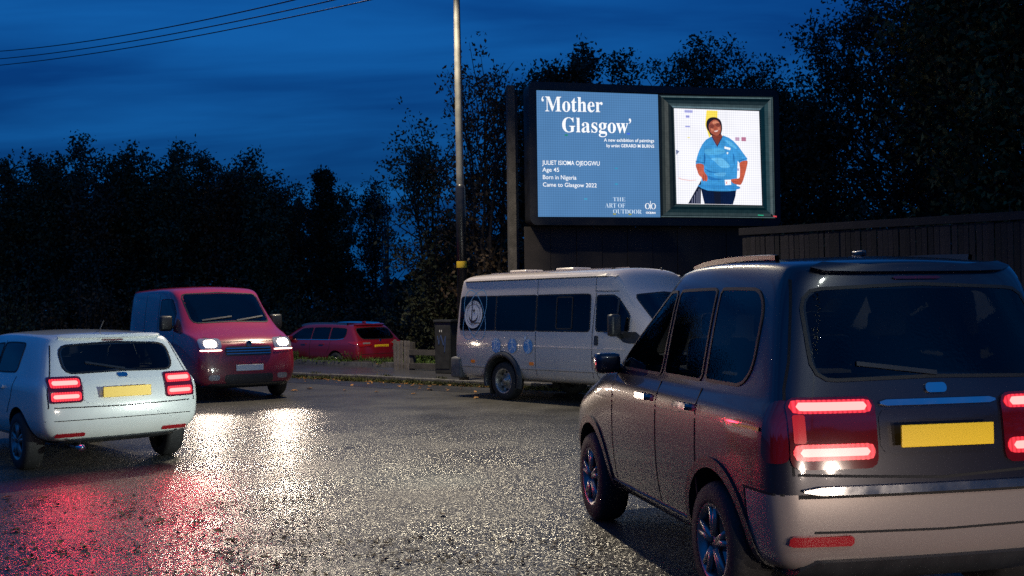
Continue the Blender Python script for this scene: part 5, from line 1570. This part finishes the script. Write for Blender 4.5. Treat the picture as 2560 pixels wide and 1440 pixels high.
# picture frame: four mitred mouldings, each of several profile bands
OUT = [(4, 14), (1282, 14), (1290, 1330), (10, 1340)]
INN = [(160, 155), (1116, 172), (1138, 1195), (182, 1196)]
tt = [0, 0.07, 0.13, 0.34, 0.60, 0.80, 0.92, 1.0]
cols = {0: [(64, 84, 86), (110, 138, 142), (6, 24, 26), (34, 52, 56), (70, 90, 94), (120, 150, 162), (10, 24, 26)],       # top
        1: [(70, 88, 92), (44, 66, 70), (96, 112, 114), (56, 84, 90), (8, 44, 54), (16, 46, 56), (6, 20, 24)],           # right
        2: [(100, 122, 124), (8, 28, 30), (60, 78, 80), (30, 54, 58), (6, 32, 36), (50, 72, 74), (10, 26, 28)],         # bottom
        3: [(20, 28, 28), (12, 22, 24), (56, 64, 62), (86, 92, 88), (32, 42, 42), (10, 22, 24), (48, 64, 66)]}         # left
for s in range(4):
    a, b = s, (s + 1) % 4
    for k in range(7):
        q = [tuple(lerp(OUT[i][j], INN[i][j], t) for j in (0, 1)) for i, t in ((a, tt[k]), (b, tt[k]), (b, tt[k + 1]), (a, tt[k + 1]))]
        art_poly('frame_moulding', q, tuple(int(c_ * 0.8) for c_ in cols[s][k]), z=layer[0] if (s or k) else None)
art_poly('portrait_backdrop', INN, (248, 248, 255))
art_poly('wall_panel', [(180, 165), (186, 165), (206, 900), (200, 900)], (225, 226, 240))
art_poly('yellow_wall_sign', [(522, 172), (645, 176), (642, 300), (560, 300), (562, 455), (548, 470), (528, 400), (505, 330)], (252, 226, 90))
for q, rgb in (([(276, 172), (366, 174), (366, 202), (276, 200)], (170, 172, 226)), ([(290, 230), (330, 231), (330, 256), (290, 255)], (150, 154, 220)), ([(282, 344), (336, 345), (336, 360), (282, 359)], (160, 164, 226)),
               ([(840, 460), (888, 461), (888, 500), (840, 499)], (196, 160, 190)), ([(910, 458), (962, 459), (962, 503), (910, 502)], (190, 120, 150)), ([(305, 468), (332, 468), (332, 479), (305, 479)], (246, 232, 150)), ([(176, 605), (215, 625), (180, 665)], (120, 130, 165)), ([(860, 800), (880, 800), (880, 825), (860, 825)], (170, 170, 205))):
    art_poly('wall_notice', q, rgb)
art_poly('wall_joint', [(736, 180), (740, 180), (742, 440), (738, 440)], (226, 228, 240))
art_poly('counter_edge', [(200, 920), (240, 935), (330, 946), (400, 938), (400, 930), (330, 936), (240, 924), (202, 908)], (240, 205, 205))
art_poly('railing', [(306, 1192), (452, 935), (446, 1192)], (26, 30, 52))
for x in (345, 372, 398, 420): art_poly('railing_bar', [(x, 1190), (x + 9, 1190), (x + 11, 1190 - (x - 300) * 1.35), (x + 3, 1190 - (x - 300) * 1.33)], (120, 124, 150))
art_poly('portrait_trousers', [(446, 1020), (842, 1035), (834, 1100), (804, 1193), (486, 1193), (468, 1100)], (8, 24, 58))
art_poly('trouser_fold', [(588, 1050), (664, 1052), (668, 1192), (600, 1192)], (16, 22, 40))
art_poly('portrait_neck', [(575, 420), (676, 420), (694, 462), (660, 520), (628, 572), (592, 525), (572, 470)], (128, 60, 46), smooth=False)
art_poly('portrait_hair', [(513, 330), (522, 285), (552, 256), (600, 247), (648, 260), (680, 296), (690, 350), (685, 405), (660, 440), (600, 445), (560, 440), (540, 405), (520, 375)], (34, 26, 34), smooth=True)
art_poly('portrait_face', [(540, 345), (556, 305), (598, 276), (640, 283), (668, 320), (678, 370), (668, 418), (636, 448), (596, 440), (562, 418), (546, 388)], (164, 86, 66), smooth=True)
art_poly('face_highlight', [(582, 300), (618, 286), (648, 300), (656, 322), (620, 318), (590, 322)], (212, 136, 106), smooth=True)
art_poly('face_highlight', [(566, 372), (590, 378), (596, 396), (574, 400)], (206, 126, 98), smooth=True)
art_poly('face_highlight', [(640, 362), (664, 360), (664, 384), (646, 388)], (206, 126, 98), smooth=True)
for c in ((574, 346), (642, 330)):
    O = [(c[0] + 27 * math.cos(t), c[1] + 19 * math.sin(t)) for t in np.linspace(0, 2 * PI, 18, endpoint=False)]
    I = [(c[0] + 23 * math.cos(t), c[1] + 15 * math.sin(t)) for t in np.linspace(0, 2 * PI, 18, endpoint=False)]
    art_poly('spectacle_rim', O, (60, 30, 34), z=layer[0] + 1); art_poly('spectacle_lens', I, (140, 70, 56))
    art_poly('portrait_eye', [(c[0] - 10, c[1]), (c[0], c[1] - 5), (c[0] + 10, c[1]), (c[0], c[1] + 5)], (30, 18, 20))
art_poly('portrait_nose', [(604, 345), (616, 343), (628, 374), (598, 378)], (168, 84, 62), smooth=True)
art_poly('portrait_mouth', [(598, 398), (618, 393), (642, 388), (636, 402), (616, 409), (604, 406)], (236, 205, 200), smooth=True)
art_poly('portrait_tunic', [(566, 460), (600, 520), (628, 568), (664, 505), (697, 446), (760, 468), (815, 505), (868, 560), (920, 630), (966, 690), (962, 722), (880, 746), (850, 705), (822, 668), (822, 760), (820, 860), (834, 960), (842, 1042), (740, 1052), (620, 1053), (520, 1048), (440, 1020), (456, 970), (482, 900), (470, 840), (480, 775), (388, 762), (402, 690), (428, 615), (462, 548), (505, 495)], (62, 150, 214))
for q, rgb in (([(478, 690), (490, 640), (498, 700), (484, 770)], (34, 104, 170)), ([(820, 668), (806, 640), (812, 720), (822, 770)], (34, 104, 170)),
               ([(560, 700), (640, 690), (700, 705), (770, 782), (690, 800), (640, 770), (600, 730)], (104, 186, 236)), ([(500, 600), (690, 590), (700, 640), (520, 660)], (84, 172, 226)),
               ([(600, 860), (720, 850), (700, 890), (610, 884)], (94, 176, 230)), ([(500, 880), (600, 910), (700, 920), (560, 936)], (40, 116, 186)), ([(450, 985), (836, 990), (838, 1030), (460, 1016)], (52, 136, 202)),
               ([(394, 730), (476, 742), (476, 748), (393, 738)], (36, 108, 172)), ([(872, 716), (958, 690), (960, 696), (874, 724)], (36, 108, 172)), ([(470, 800), (560, 840), (640, 850), (540, 850)], (40, 116, 186)), ([(720, 500), (790, 520), (850, 590), (780, 560)], (92, 178, 230))):
    art_poly('tunic_fold', q, rgb, smooth=True)
art_poly('portrait_arm', [(390, 764), (472, 768), (478, 838), (512, 890), (516, 930), (500, 950), (484, 940), (468, 948), (450, 905), (425, 885), (405, 840)], (190, 92, 68), smooth=True)
art_poly('portrait_finger', [(470, 880), (478, 878), (476, 945), (468, 945)], (150, 66, 52)); art_poly('portrait_finger', [(490, 880), (496, 880), (496, 940), (490, 940)], (150, 66, 52))
art_poly('portrait_arm', [(878, 742), (964, 718), (956, 790), (940, 850), (915, 930), (890, 975), (862, 980), (800, 962), (776, 926), (830, 914), (872, 905), (888, 840)], (196, 92, 66), smooth=True)
art_poly('portrait_finger', [(800, 938), (860, 950), (858, 955), (798, 944)], (150, 66, 52))
art_poly('collar_trim', [(566, 460), (576, 462), (629, 556), (688, 450), (697, 446), (630, 572)], (24, 50, 90))
art_poly('name_badge', [(708, 566), (776, 582), (772, 606), (706, 590)], (246, 248, 252)); art_poly('name_badge', [(735, 626), (752, 632), (744, 654), (730, 644)], (226, 236, 240))
art_poly('identity_card', [(706, 930), (776, 926), (778, 982), (711, 988)], (248, 248, 252)); art_poly('card_mark', [(722, 950), (732, 950), (732, 972), (722, 972)], (226, 110, 120))
art_poly('faulty_pixel', [(1076, 1300), (1140, 1302), (1140, 1312), (1076, 1310)], (40, 170, 130)); art_poly('faulty_pixel', [(1250, 1308), (1290, 1310), (1290, 1326), (1250, 1320)], (220, 70, 80))
# apron, legs and the two old steel uprights at its left end
ap = MB()
for k in range(9): ap.box((-0.28 + 0.66 * k + 0.33, 0.30 + 0.004 * (k % 2), ZB / 2 - 0.15), (0.64, 0.06, ZB - 0.12))
for k in range(9):
    q = MB().box((-0.28 + 0.66 * k + 0.33, 0.30 + 0.012 * (k % 2), ZB / 2 - 0.20), (0.65, 0.05, ZB - 0.04), bev=0.006); q.build('apron_panel', M['board_apron'], bb)
for x in (0.9, BW - 0.9):
    q = MB().box((x, 0.62, (ZB + 2.4) / 2 - 0.2), (0.28, 0.22, ZB + 2.4)); q.build('leg', M['board_black'], bb)
for x, top, w in ((-0.56, ZB + BH + 0.16, 0.17), (-0.40, ZB + BH - 0.02, 0.10)):
    q = MB().box((x, 0.30 if w > 0.15 else 0.55, top / 2 - 0.15), (w, 0.05, top + 0.3)); q.box((x - w / 2 + 0.012, 0.40 if w > 0.15 else 0.62, top / 2 - 0.15), (0.022, 0.2, top + 0.3))
    q.build('steel_upright', M['board_black'] if w < 0.15 else M['grey_wood'], bb)
q = MB().box((-0.48, 0.45, ZB + 1.4), (0.30, 0.06, 0.10)); q.build('cross_tie', M['board_black'], bb)

# ------------------------------------------------------------------ tall boarded fence on the right
FD = Vector((0.776, -0.630)); F0 = Vector((8.24, 20.0))
fr = empty('board_fence', (F0.x, F0.y, -0.3), heading(FD))
tag(fr, 'tall dark fence of upright boards with a capping rail right of the billboard', 'fence')
bd = None
x = -4.3
while x < 5.6:
    w = 0.098
    if bd is None:
        bd = MB().box((0, 0, 1.70), (w, 0.022, 3.40), bev=0.004).build('fence_board', M['fence_wood'], fr); o = bd
    else:
        o = bd.copy(); COL.objects.link(o)
    o.location = (x, random.uniform(-0.008, 0.008), random.uniform(-0.01, 0.01)); o.rotation_euler = (0, random.uniform(-0.004, 0.004), random.uniform(-0.03, 0.03))
    x += 0.106 + random.uniform(-0.002, 0.004)
for z, y, h_ in ((3.50, -0.03, 0.15), (1.9, 0.04, 0.1), (0.6, 0.04, 0.1)):
    q = MB().box((0.65, y, z), (10.1, 0.05, h_), bev=0.006); q.build('capping_rail' if z > 3 else 'back_rail', M['fence_wood'], fr)
for k in range(6):
    q = MB().box((-4.2 + 1.9 * k, 0.09, 1.7), (0.1, 0.1, 3.4)); q.build('post', M['fence_wood'], fr)

# ------------------------------------------------------------------ low fence and cabinet behind the pavement
g = at(984, 905, 27.6)
pf = empty('paling_fence', (g.x, g.y, -0.05), heading(KD)); tag(pf, 'short run of pale upright palings beside the red estate car', 'fence')
for k in range(5):
    q = MB().box((0.05 + 0.125 * k, random.uniform(-0.01, 0.01), 0.45 + random.uniform(-0.02, 0.02)), (0.095, 0.025, 0.92), bev=0.006); q.build('paling', M['pale_wood'], pf); q = None
for z in (0.25, 0.72): MB().box((0.3, 0.04, z), (0.72, 0.03, 0.08)).build('rail', M['grey_wood'], pf)
g = at(1024, 905, 27.2)
rf = empty('rail_fence', (g.x, g.y, -0.05), heading(KD)); tag(rf, 'dark two rail fence between the palings and the cabinet', 'fence')
for z in (0.28, 0.62): MB().box((1.3, 0, z), (2.6, 0.04, 0.14), bev=0.008).build('rail', M['grey_wood'], rf)
for k in range(3): MB().box((0.05 + 1.25 * k, 0.06, 0.4), (0.1, 0.1, 0.95), bev=0.008).build('post', M['grey_wood'], rf)
g = at(1116, 918, 25.7)
cb = empty('roadside_cabinet', (g.x, g.y, 0.13), heading(KD) + 0.25); tag(cb, 'dark roadside cabinet with blue spray paint behind the minibus', 'cabinet')
MB().box((0, 0, 0.60), (0.42, 0.34, 1.2), bev=0.012).build('casing', M['cabinet'], cb)
MB().box((0, 0, 1.235), (0.48, 0.40, 0.06), bev=0.012).build('lid', M['cabinet'], cb)
MB().box((0, -0.176, 0.62), (0.36, 0.014, 1.02), bev=0.004).build('door', M['cabinet'], cb)
sg = MB()
for a_, b_ in (((-0.13, 0.88), (-0.09, 0.68)), ((-0.09, 0.68), (-0.04, 0.90)), ((-0.04, 0.90), (0.03, 0.66)), ((0.03, 0.66), (0.09, 0.88)), ((0.09, 0.88), (0.06, 0.50))):
    sg.tube([(a_[0], -0.185, a_[1]), (b_[0], -0.185, b_[1])], 0.012, 6)
sg.build('spray_mark', M['graffiti'], cb)
for x_ in (-0.07, -0.02): MB().box((x_, -0.186, 1.0), (0.018, 0.006, 0.05)).build('white_label', M['white_mark'], cb)

# ------------------------------------------------------------------ trees
def tube_np(mb, pts, r0, r1, n=5): mb.tube(pts, [lerp(r0, r1, i / (len(pts) - 1)) for i in range(len(pts))], n, cap=False)

def tree(name, label, x, y, H, rad, leafm, stems=4, branches=80, twigs=5, leaves=16, leaf=0.13, base=0.15, shape=1.0, up=0.5, zb=-0.3, group=None, cluster=0.16, lean=(0, 0), spires=True):
    """trunk(s) with limbs, then leafy sprays along every limb; shape sets how full the crown is towards its top"""
    r = empty(name, (x, y, zb)); tag(r, label, 'tree', group)
    mb = MB(); L = []
    for s in range(stems):
        a = 2 * PI * s / stems + rng.uniform(0, 1.5)
        tip_h = H * (1.0 if s == 0 else rng.uniform(0.72, 0.95))
        off = 0 if s == 0 else rad * rng.uniform(0.25, 0.62)
        tip = np.array([math.cos(a) * off + lean[0], math.sin(a) * off + lean[1], tip_h])
        k = 9
        st = []
        for i in range(k):
            t = i / (k - 1)
            w = rng.normal(0, 0.05, 3) * rad * 0.5; w[2] = 0
            st.append(np.array([tip[0] * t ** 1.2, tip[1] * t ** 1.2, tip[2] * t]) + (w if 0 < i < k - 1 else 0))
        tube_np(mb, st, 0.015 * H * (1 if s == 0 else 0.7), 0.006, 6)
        nb = max(6, int(branches / stems))
        for b in range(nb):
            t = base + (1 - base) * rng.uniform(0.0, 1.0) ** 0.85
            i = min(int(t * (k - 1)), k - 2); f = t * (k - 1) - i
            p0 = st[i] * (1 - f) + st[i + 1] * f
            env = rad * (math.sin(PI * min(1, max(0.02, (1 - t) ** shape * 0.85 + 0.08)))) if shape < 3 else rad * (1 - t)
            ln = env * rng.uniform(0.45, 1.1) * (1.0 if s == 0 else 0.75) + 0.25
            az = rng.uniform(0, 2 * PI)
            el = rng.uniform(0.1, 0.9) * up + (0.5 * t)
            d = np.array([math.cos(az) * math.cos(el), math.sin(az) * math.cos(el), math.sin(el)])
            br = [p0]
            for q in range(1, 4):
                br.append(br[-1] + d * ln / 3 + rng.normal(0, 0.06, 3) * ln * 0.5 + np.array([0, 0, 0.04 * ln * q * up]))
            tube_np(mb, br, 0.012 + 0.012 * ln, 0.004, 3)
            for tw in range(twigs):
                u = rng.uniform(0.25, 1.0)
                ii = min(int(u * 3), 2); ff = u * 3 - ii
                c0 = br[ii] * (1 - ff) + br[ii + 1] * ff
                td = d * 0.5 + rng.normal(0, 0.6, 3); td /= np.linalg.norm(td)
                tl = ln * rng.uniform(0.15, 0.38) + 0.12
                m_ = rng.uniform(0, 1, (leaves, 1))
                L.append(c0 + td * tl * m_ + rng.normal(0, cluster, (leaves, 3)) * np.array([1, 1, 0.8]))
        if spires:   # leafy leader at each stem tip
            m_ = rng.uniform(0.84, 1.03, (leaves * 5, 1))
            L.append(st[-1] * m_ + rng.normal(0, 0.09, (leaves * 5, 3)) * (1.2 - m_) * 4.5)
    mb.build('trunk', M['bark'], r)
    P = np.concatenate(L); P = P[P[:, 2] > 0.05]
    cr_ = link('crown', quads_mesh('crown', leaf_cloud(P, leaf, 0.15)), r, leafm)
    cr_['kind'] = 'stuff'
    return r

def tree_at(px, top, Y, rad, label, leafm, zb=-0.3, **k):
    p = at(px, top, Y)
    return tree('broadleaf_tree' if k.get('shape', 1) < 3 else 'conifer', label, p.x, Y, (p.z - zb) * 0.945, rad, leafm, zb=zb, **k)

row = [(22, 402, 39, 1.35), (88, 386, 41, 1.3), (138, 376, 38.5, 1.3), (187, 352, 40, 1.2), (236, 394, 38, 1.3), (282, 380, 41, 1.2), (332, 368, 39, 1.3), (386, 382, 40, 1.2),
       (436, 372, 38.5, 1.4), (505, 386, 40, 1.3), (562, 412, 39, 1.3), (614, 396, 40.5, 1.25), (662, 436, 38.5, 1.2), (705, 462, 42, 1.0)]
names = ['at the left edge of the frame', 'second from the left edge', 'third from the left edge, left of the tallest', 'the tallest of the left row', 'just right of the tallest', 'sixth from the left edge',
         'above the rear of the red van', 'above the roof of the red van', 'twin topped above the red van windscreen', 'right of the twin topped tree', 'above the red van headlights', 'last tall one of the left row',
         'where the left row steps down', 'low and thin at its right end']
for i, (px, top, Y, rad) in enumerate(row):
    tree_at(px, top, Y, rad, 'dark bushy tree in the left row, ' + names[i], (M['leaf_green'], M['leaf_brown'], M['leaf_green'])[i % 3], stems=4, branches=130, twigs=5, leaves=18, leaf=0.15, base=0.06, up=0.9, shape=0.9, group='trees in the left row', cluster=0.15)
tree_at(810, 412, 42, 1.25, 'pointed conifer standing above the red estate car', M['leaf_pine'], stems=1, branches=150, twigs=5, leaves=16, leaf=0.13, base=0.1, up=0.15, shape=4, group='small trees above the red estate car', cluster=0.11)
tree_at(748, 442, 43, 1.1, 'small brownish tree left of the pointed conifer', M['leaf_brown'], stems=3, branches=80, leaves=14, leaf=0.13, base=0.1, up=0.7, group='small trees above the red estate car')
tree_at(868, 474, 42, 1.1, 'small loose tree just right of the pointed conifer', M['leaf_green'], stems=3, branches=70, leaves=13, leaf=0.13, base=0.1, up=0.8, group='small trees above the red estate car')
tree_at(935, 448, 42.5, 1.0, 'slender dense tree between the conifer and the lamp post', M['leaf_pine'], stems=2, branches=100, leaves=15, leaf=0.12, base=0.06, up=0.9, shape=1.5, group='small trees above the red estate car')
tree_at(966, 420, 36, 0.8, 'nearly bare sapling left of the lamp post', M['leaf_brown'], stems=3, branches=30, twigs=3, leaves=3, leaf=0.11, base=0.15, up=1.1, spires=False)
# the open, branching tree behind the lamp post
tree_at(1212, 140, 30, 2.1, 'open autumn tree with thin branches behind the lamp post', M['leaf_brown'], stems=6, branches=140, twigs=4, leaves=10, leaf=0.13, base=0.12, up=1.0, shape=0.8, cluster=0.13, spires=False)
tree_at(1085, 330, 31.5, 1.9, 'leaning tree reaching left of the lamp post', M['leaf_green'], stems=5, branches=140, twigs=5, leaves=13, leaf=0.13, base=0.08, up=0.85, shape=0.8, cluster=0.13, spires=False)
for px, top, Y, rad, lab, lm, kw in (
        (1350, 165, 33, 1.5, 'tree rising behind the left corner of the billboard', M['leaf_green'], dict(branches=150, leaves=19)),
        (1440, 118, 32, 1.7, 'tree with a rounded top behind the white billboard lettering', M['leaf_brown'], dict(branches=190, leaves=20)),
        (1530, 118, 33, 1.5, 'tree behind the middle of the billboard', M['leaf_green'], dict(branches=170, leaves=19)),
        (1665, 140, 34, 1.6, 'tree with twiggy top left of the portrait', M['leaf_green'], dict(branches=160, leaves=18)),
        (1770, 100, 33, 1.8, 'tallest tree behind the portrait side of the billboard', M['leaf_green'], dict(branches=190, leaves=20)),
        (1880, 112, 34, 1.8, 'tree behind the right corner of the billboard', M['leaf_brown'], dict(branches=190, leaves=20)),
        (1965, 215, 33, 1.4, 'lower tree between the billboard and the largest tree', M['leaf_green'], dict(branches=170, leaves=20))):
    tree_at(px, top, Y, rad, lab, lm, stems=5, twigs=5, leaf=0.14, base=0.1, up=0.8, shape=0.85, group='trees behind the billboard', cluster=0.15, **kw)
tree_at(2290, -170, 31.0, 3.9, 'largest tree with a broad autumn crown right of the billboard', M['leaf_brown'], stems=7, branches=420, twigs=6, leaves=15, leaf=0.15, base=0.1, up=0.6, shape=0.75, cluster=0.2)
tree_at(2060, 60, 31.5, 1.5, 'upright tree against the left side of the largest tree', M['leaf_brown'], stems=5, branches=170, twigs=5, leaves=14, leaf=0.14, base=0.08, up=0.8, shape=0.8)
tree_at(2560, -260, 25.5, 3.6, 'broad leaved tree with yellowing leaves at the right edge', M['leaf_olive'], stems=7, branches=420, twigs=6, leaves=13, leaf=0.19, base=0.08, up=0.5, shape=0.75, cluster=0.22)
# undergrowth that hides the trunks
def shrub(px, Y, w, h_, label, lm, n=2600, leaf=0.14, group='shrubs beneath the trees'):
    p = at(px, 760, Y)
    r = empty('shrub', (p.x, Y, -0.3)); tag(r, label, 'shrub', group)
    mb = MB(); L = []
    for s in range(26):
        a = rng.uniform(0, 2 * PI); rr_ = w * rng.uniform(0.1, 1)
        tip = np.array([math.cos(a) * rr_, math.sin(a) * rr_ * 0.6, h_ * rng.uniform(0.55, 1.0) * (1 - 0.35 * (rr_ / w) ** 2)])
        st = [np.zeros(3) + np.array([tip[0] * 0.3, tip[1] * 0.3, 0]), tip * np.array([0.7, 0.7, 0.55]), tip]
        tube_np(mb, st, 0.03, 0.006, 4)
        k = n // 26
        t = rng.uniform(0.15, 1.03, (k, 1))
        q = np.where(t < 0.6, st[0] + (st[1] - st[0]) * t / 0.6, st[1] + (st[2] - st[1]) * (t - 0.6) / 0.4)
        L.append(q + rng.normal(0, 0.22, (k, 3)) * (w * 0.5 + 0.3) * 0.5)
    mb.build('stem', M['bark'], r)
    P = np.concatenate(L); P = P[P[:, 2] > 0.03]
    c = link('foliage', quads_mesh('foliage', leaf_cloud(P, leaf, 0.15)), r, lm); c['kind'] = 'stuff'
sh = [(40, 36, 2.0, 3.6, 'at the left edge'), (220, 36, 2.1, 3.8, 'behind the rear of the red van'), (400, 36, 2.1, 3.7, 'behind the red van cab'), (580, 36, 2.0, 3.4, 'behind the red van bonnet'), (740, 36, 1.9, 3.0, 'left of the red estate car'),
      (880, 36, 1.9, 2.7, 'behind the red estate car'), (1010, 34, 1.6, 2.6, 'behind the palings'), (1110, 33, 1.7, 3.0, 'behind the roadside cabinet'), (1230, 33, 1.7, 3.4, 'between the cabinet and the billboard'), (2000, 27, 1.9, 4.2, 'over the left end of the board fence'),
      (2160, 26, 1.8, 4.3, 'over the middle of the board fence'), (2330, 24.5, 1.8, 4.3, 'over the right half of the board fence'), (2500, 23, 1.7, 4.2, 'over the board fence at the right edge')]
for i, (px, Y, w, h_, lab) in enumerate(sh):
    shrub(px, Y, w, h_, 'dense dark shrub ' + lab, (M['leaf_green'], M['leaf_brown'])[i % 2] if px < 1900 else M['leaf_olive'])
# the wood further back, one dark mass
Vs = []
k = 26000
xs = rng.uniform(-28, 30, k); tops = np.where(xs < -7.5, 6.2, np.where(xs < -3.0, 3.2, 6.0)) + 0.7 * np.sin(xs * 1.3) + 0.5 * np.sin(xs * 3.1)
P = np.stack([xs, rng.uniform(47, 53, k), tops * rng.uniform(0, 1, k) ** 0.7 - 0.3], 1)
fw = link('far_wood', quads_mesh('far_wood', leaf_cloud(P, 0.5, 0.1, 0.7)), None, M['leaf_green']); tag(fw, 'dark far wood seen between the nearer trees', 'wood', kind='stuff')

# unseen leaf belt added behind the camera, darkens what car sides and windows mirror
Vs = []
k = 22000
a_ = rng.uniform(PI * 0.98, PI * 2.02, k)
rad_ = rng.uniform(26, 31, k)
P = np.stack([np.cos(a_) * rad_ * 1.3, np.sin(a_) * rad_ - 2, (6.5 + 1.2 * np.sin(a_ * 9) + 0.8 * np.sin(a_ * 23)) * rng.uniform(0, 1, k) ** 0.7 - 0.3], 1)
nw = link('reflection_wood', quads_mesh('reflection_wood', leaf_cloud(P, 0.6, 0.1, 0.75)), None, M['leaf_green']); tag(nw, 'unseen dark belt of trees added behind the camera for the reflections', 'wood', kind='stuff')

# ------------------------------------------------------------------ vehicles
vans = [white_hatchback(), people_carrier(), parked_estate(), red_van(), minibus()]

# the next car in the queue, just outside the frame, dipped headlights on the people carrier's rear
h = Vector((-0.205, 0.9788)); lf = Vector((-h.y, h.x))
pc = vans[1].root.location
f = copy_tree(vans[0].root)
q = Vector((pc.x, pc.y)) - h * (4.3 + 4.1) + lf * -0.25
f.location = (q.x, q.y, 0); f.rotation_euler = (0, 0, heading(h))
f['label'] = 'white hatchback queueing behind the people carrier outside the frame'
for c in list(f.children):
    if c.type == 'LIGHT': bpy.data.objects.remove(c)
for s_ in (1, -1):
    spot('headlamp', f, (4.16, s_ * 0.55, 0.66), (1, 0, -0.05), 240, (1.0, 0.82, 0.68), 120, 0.5, 0.02)
    vz = MB().box((4.28, s_ * 0.55, 0.70), (0.30, 0.34, 0.012)); vz.build('beam_cutoff_plate', M['white_paint'], f)  # unseen plate added above each lamp to cut off the upper beam
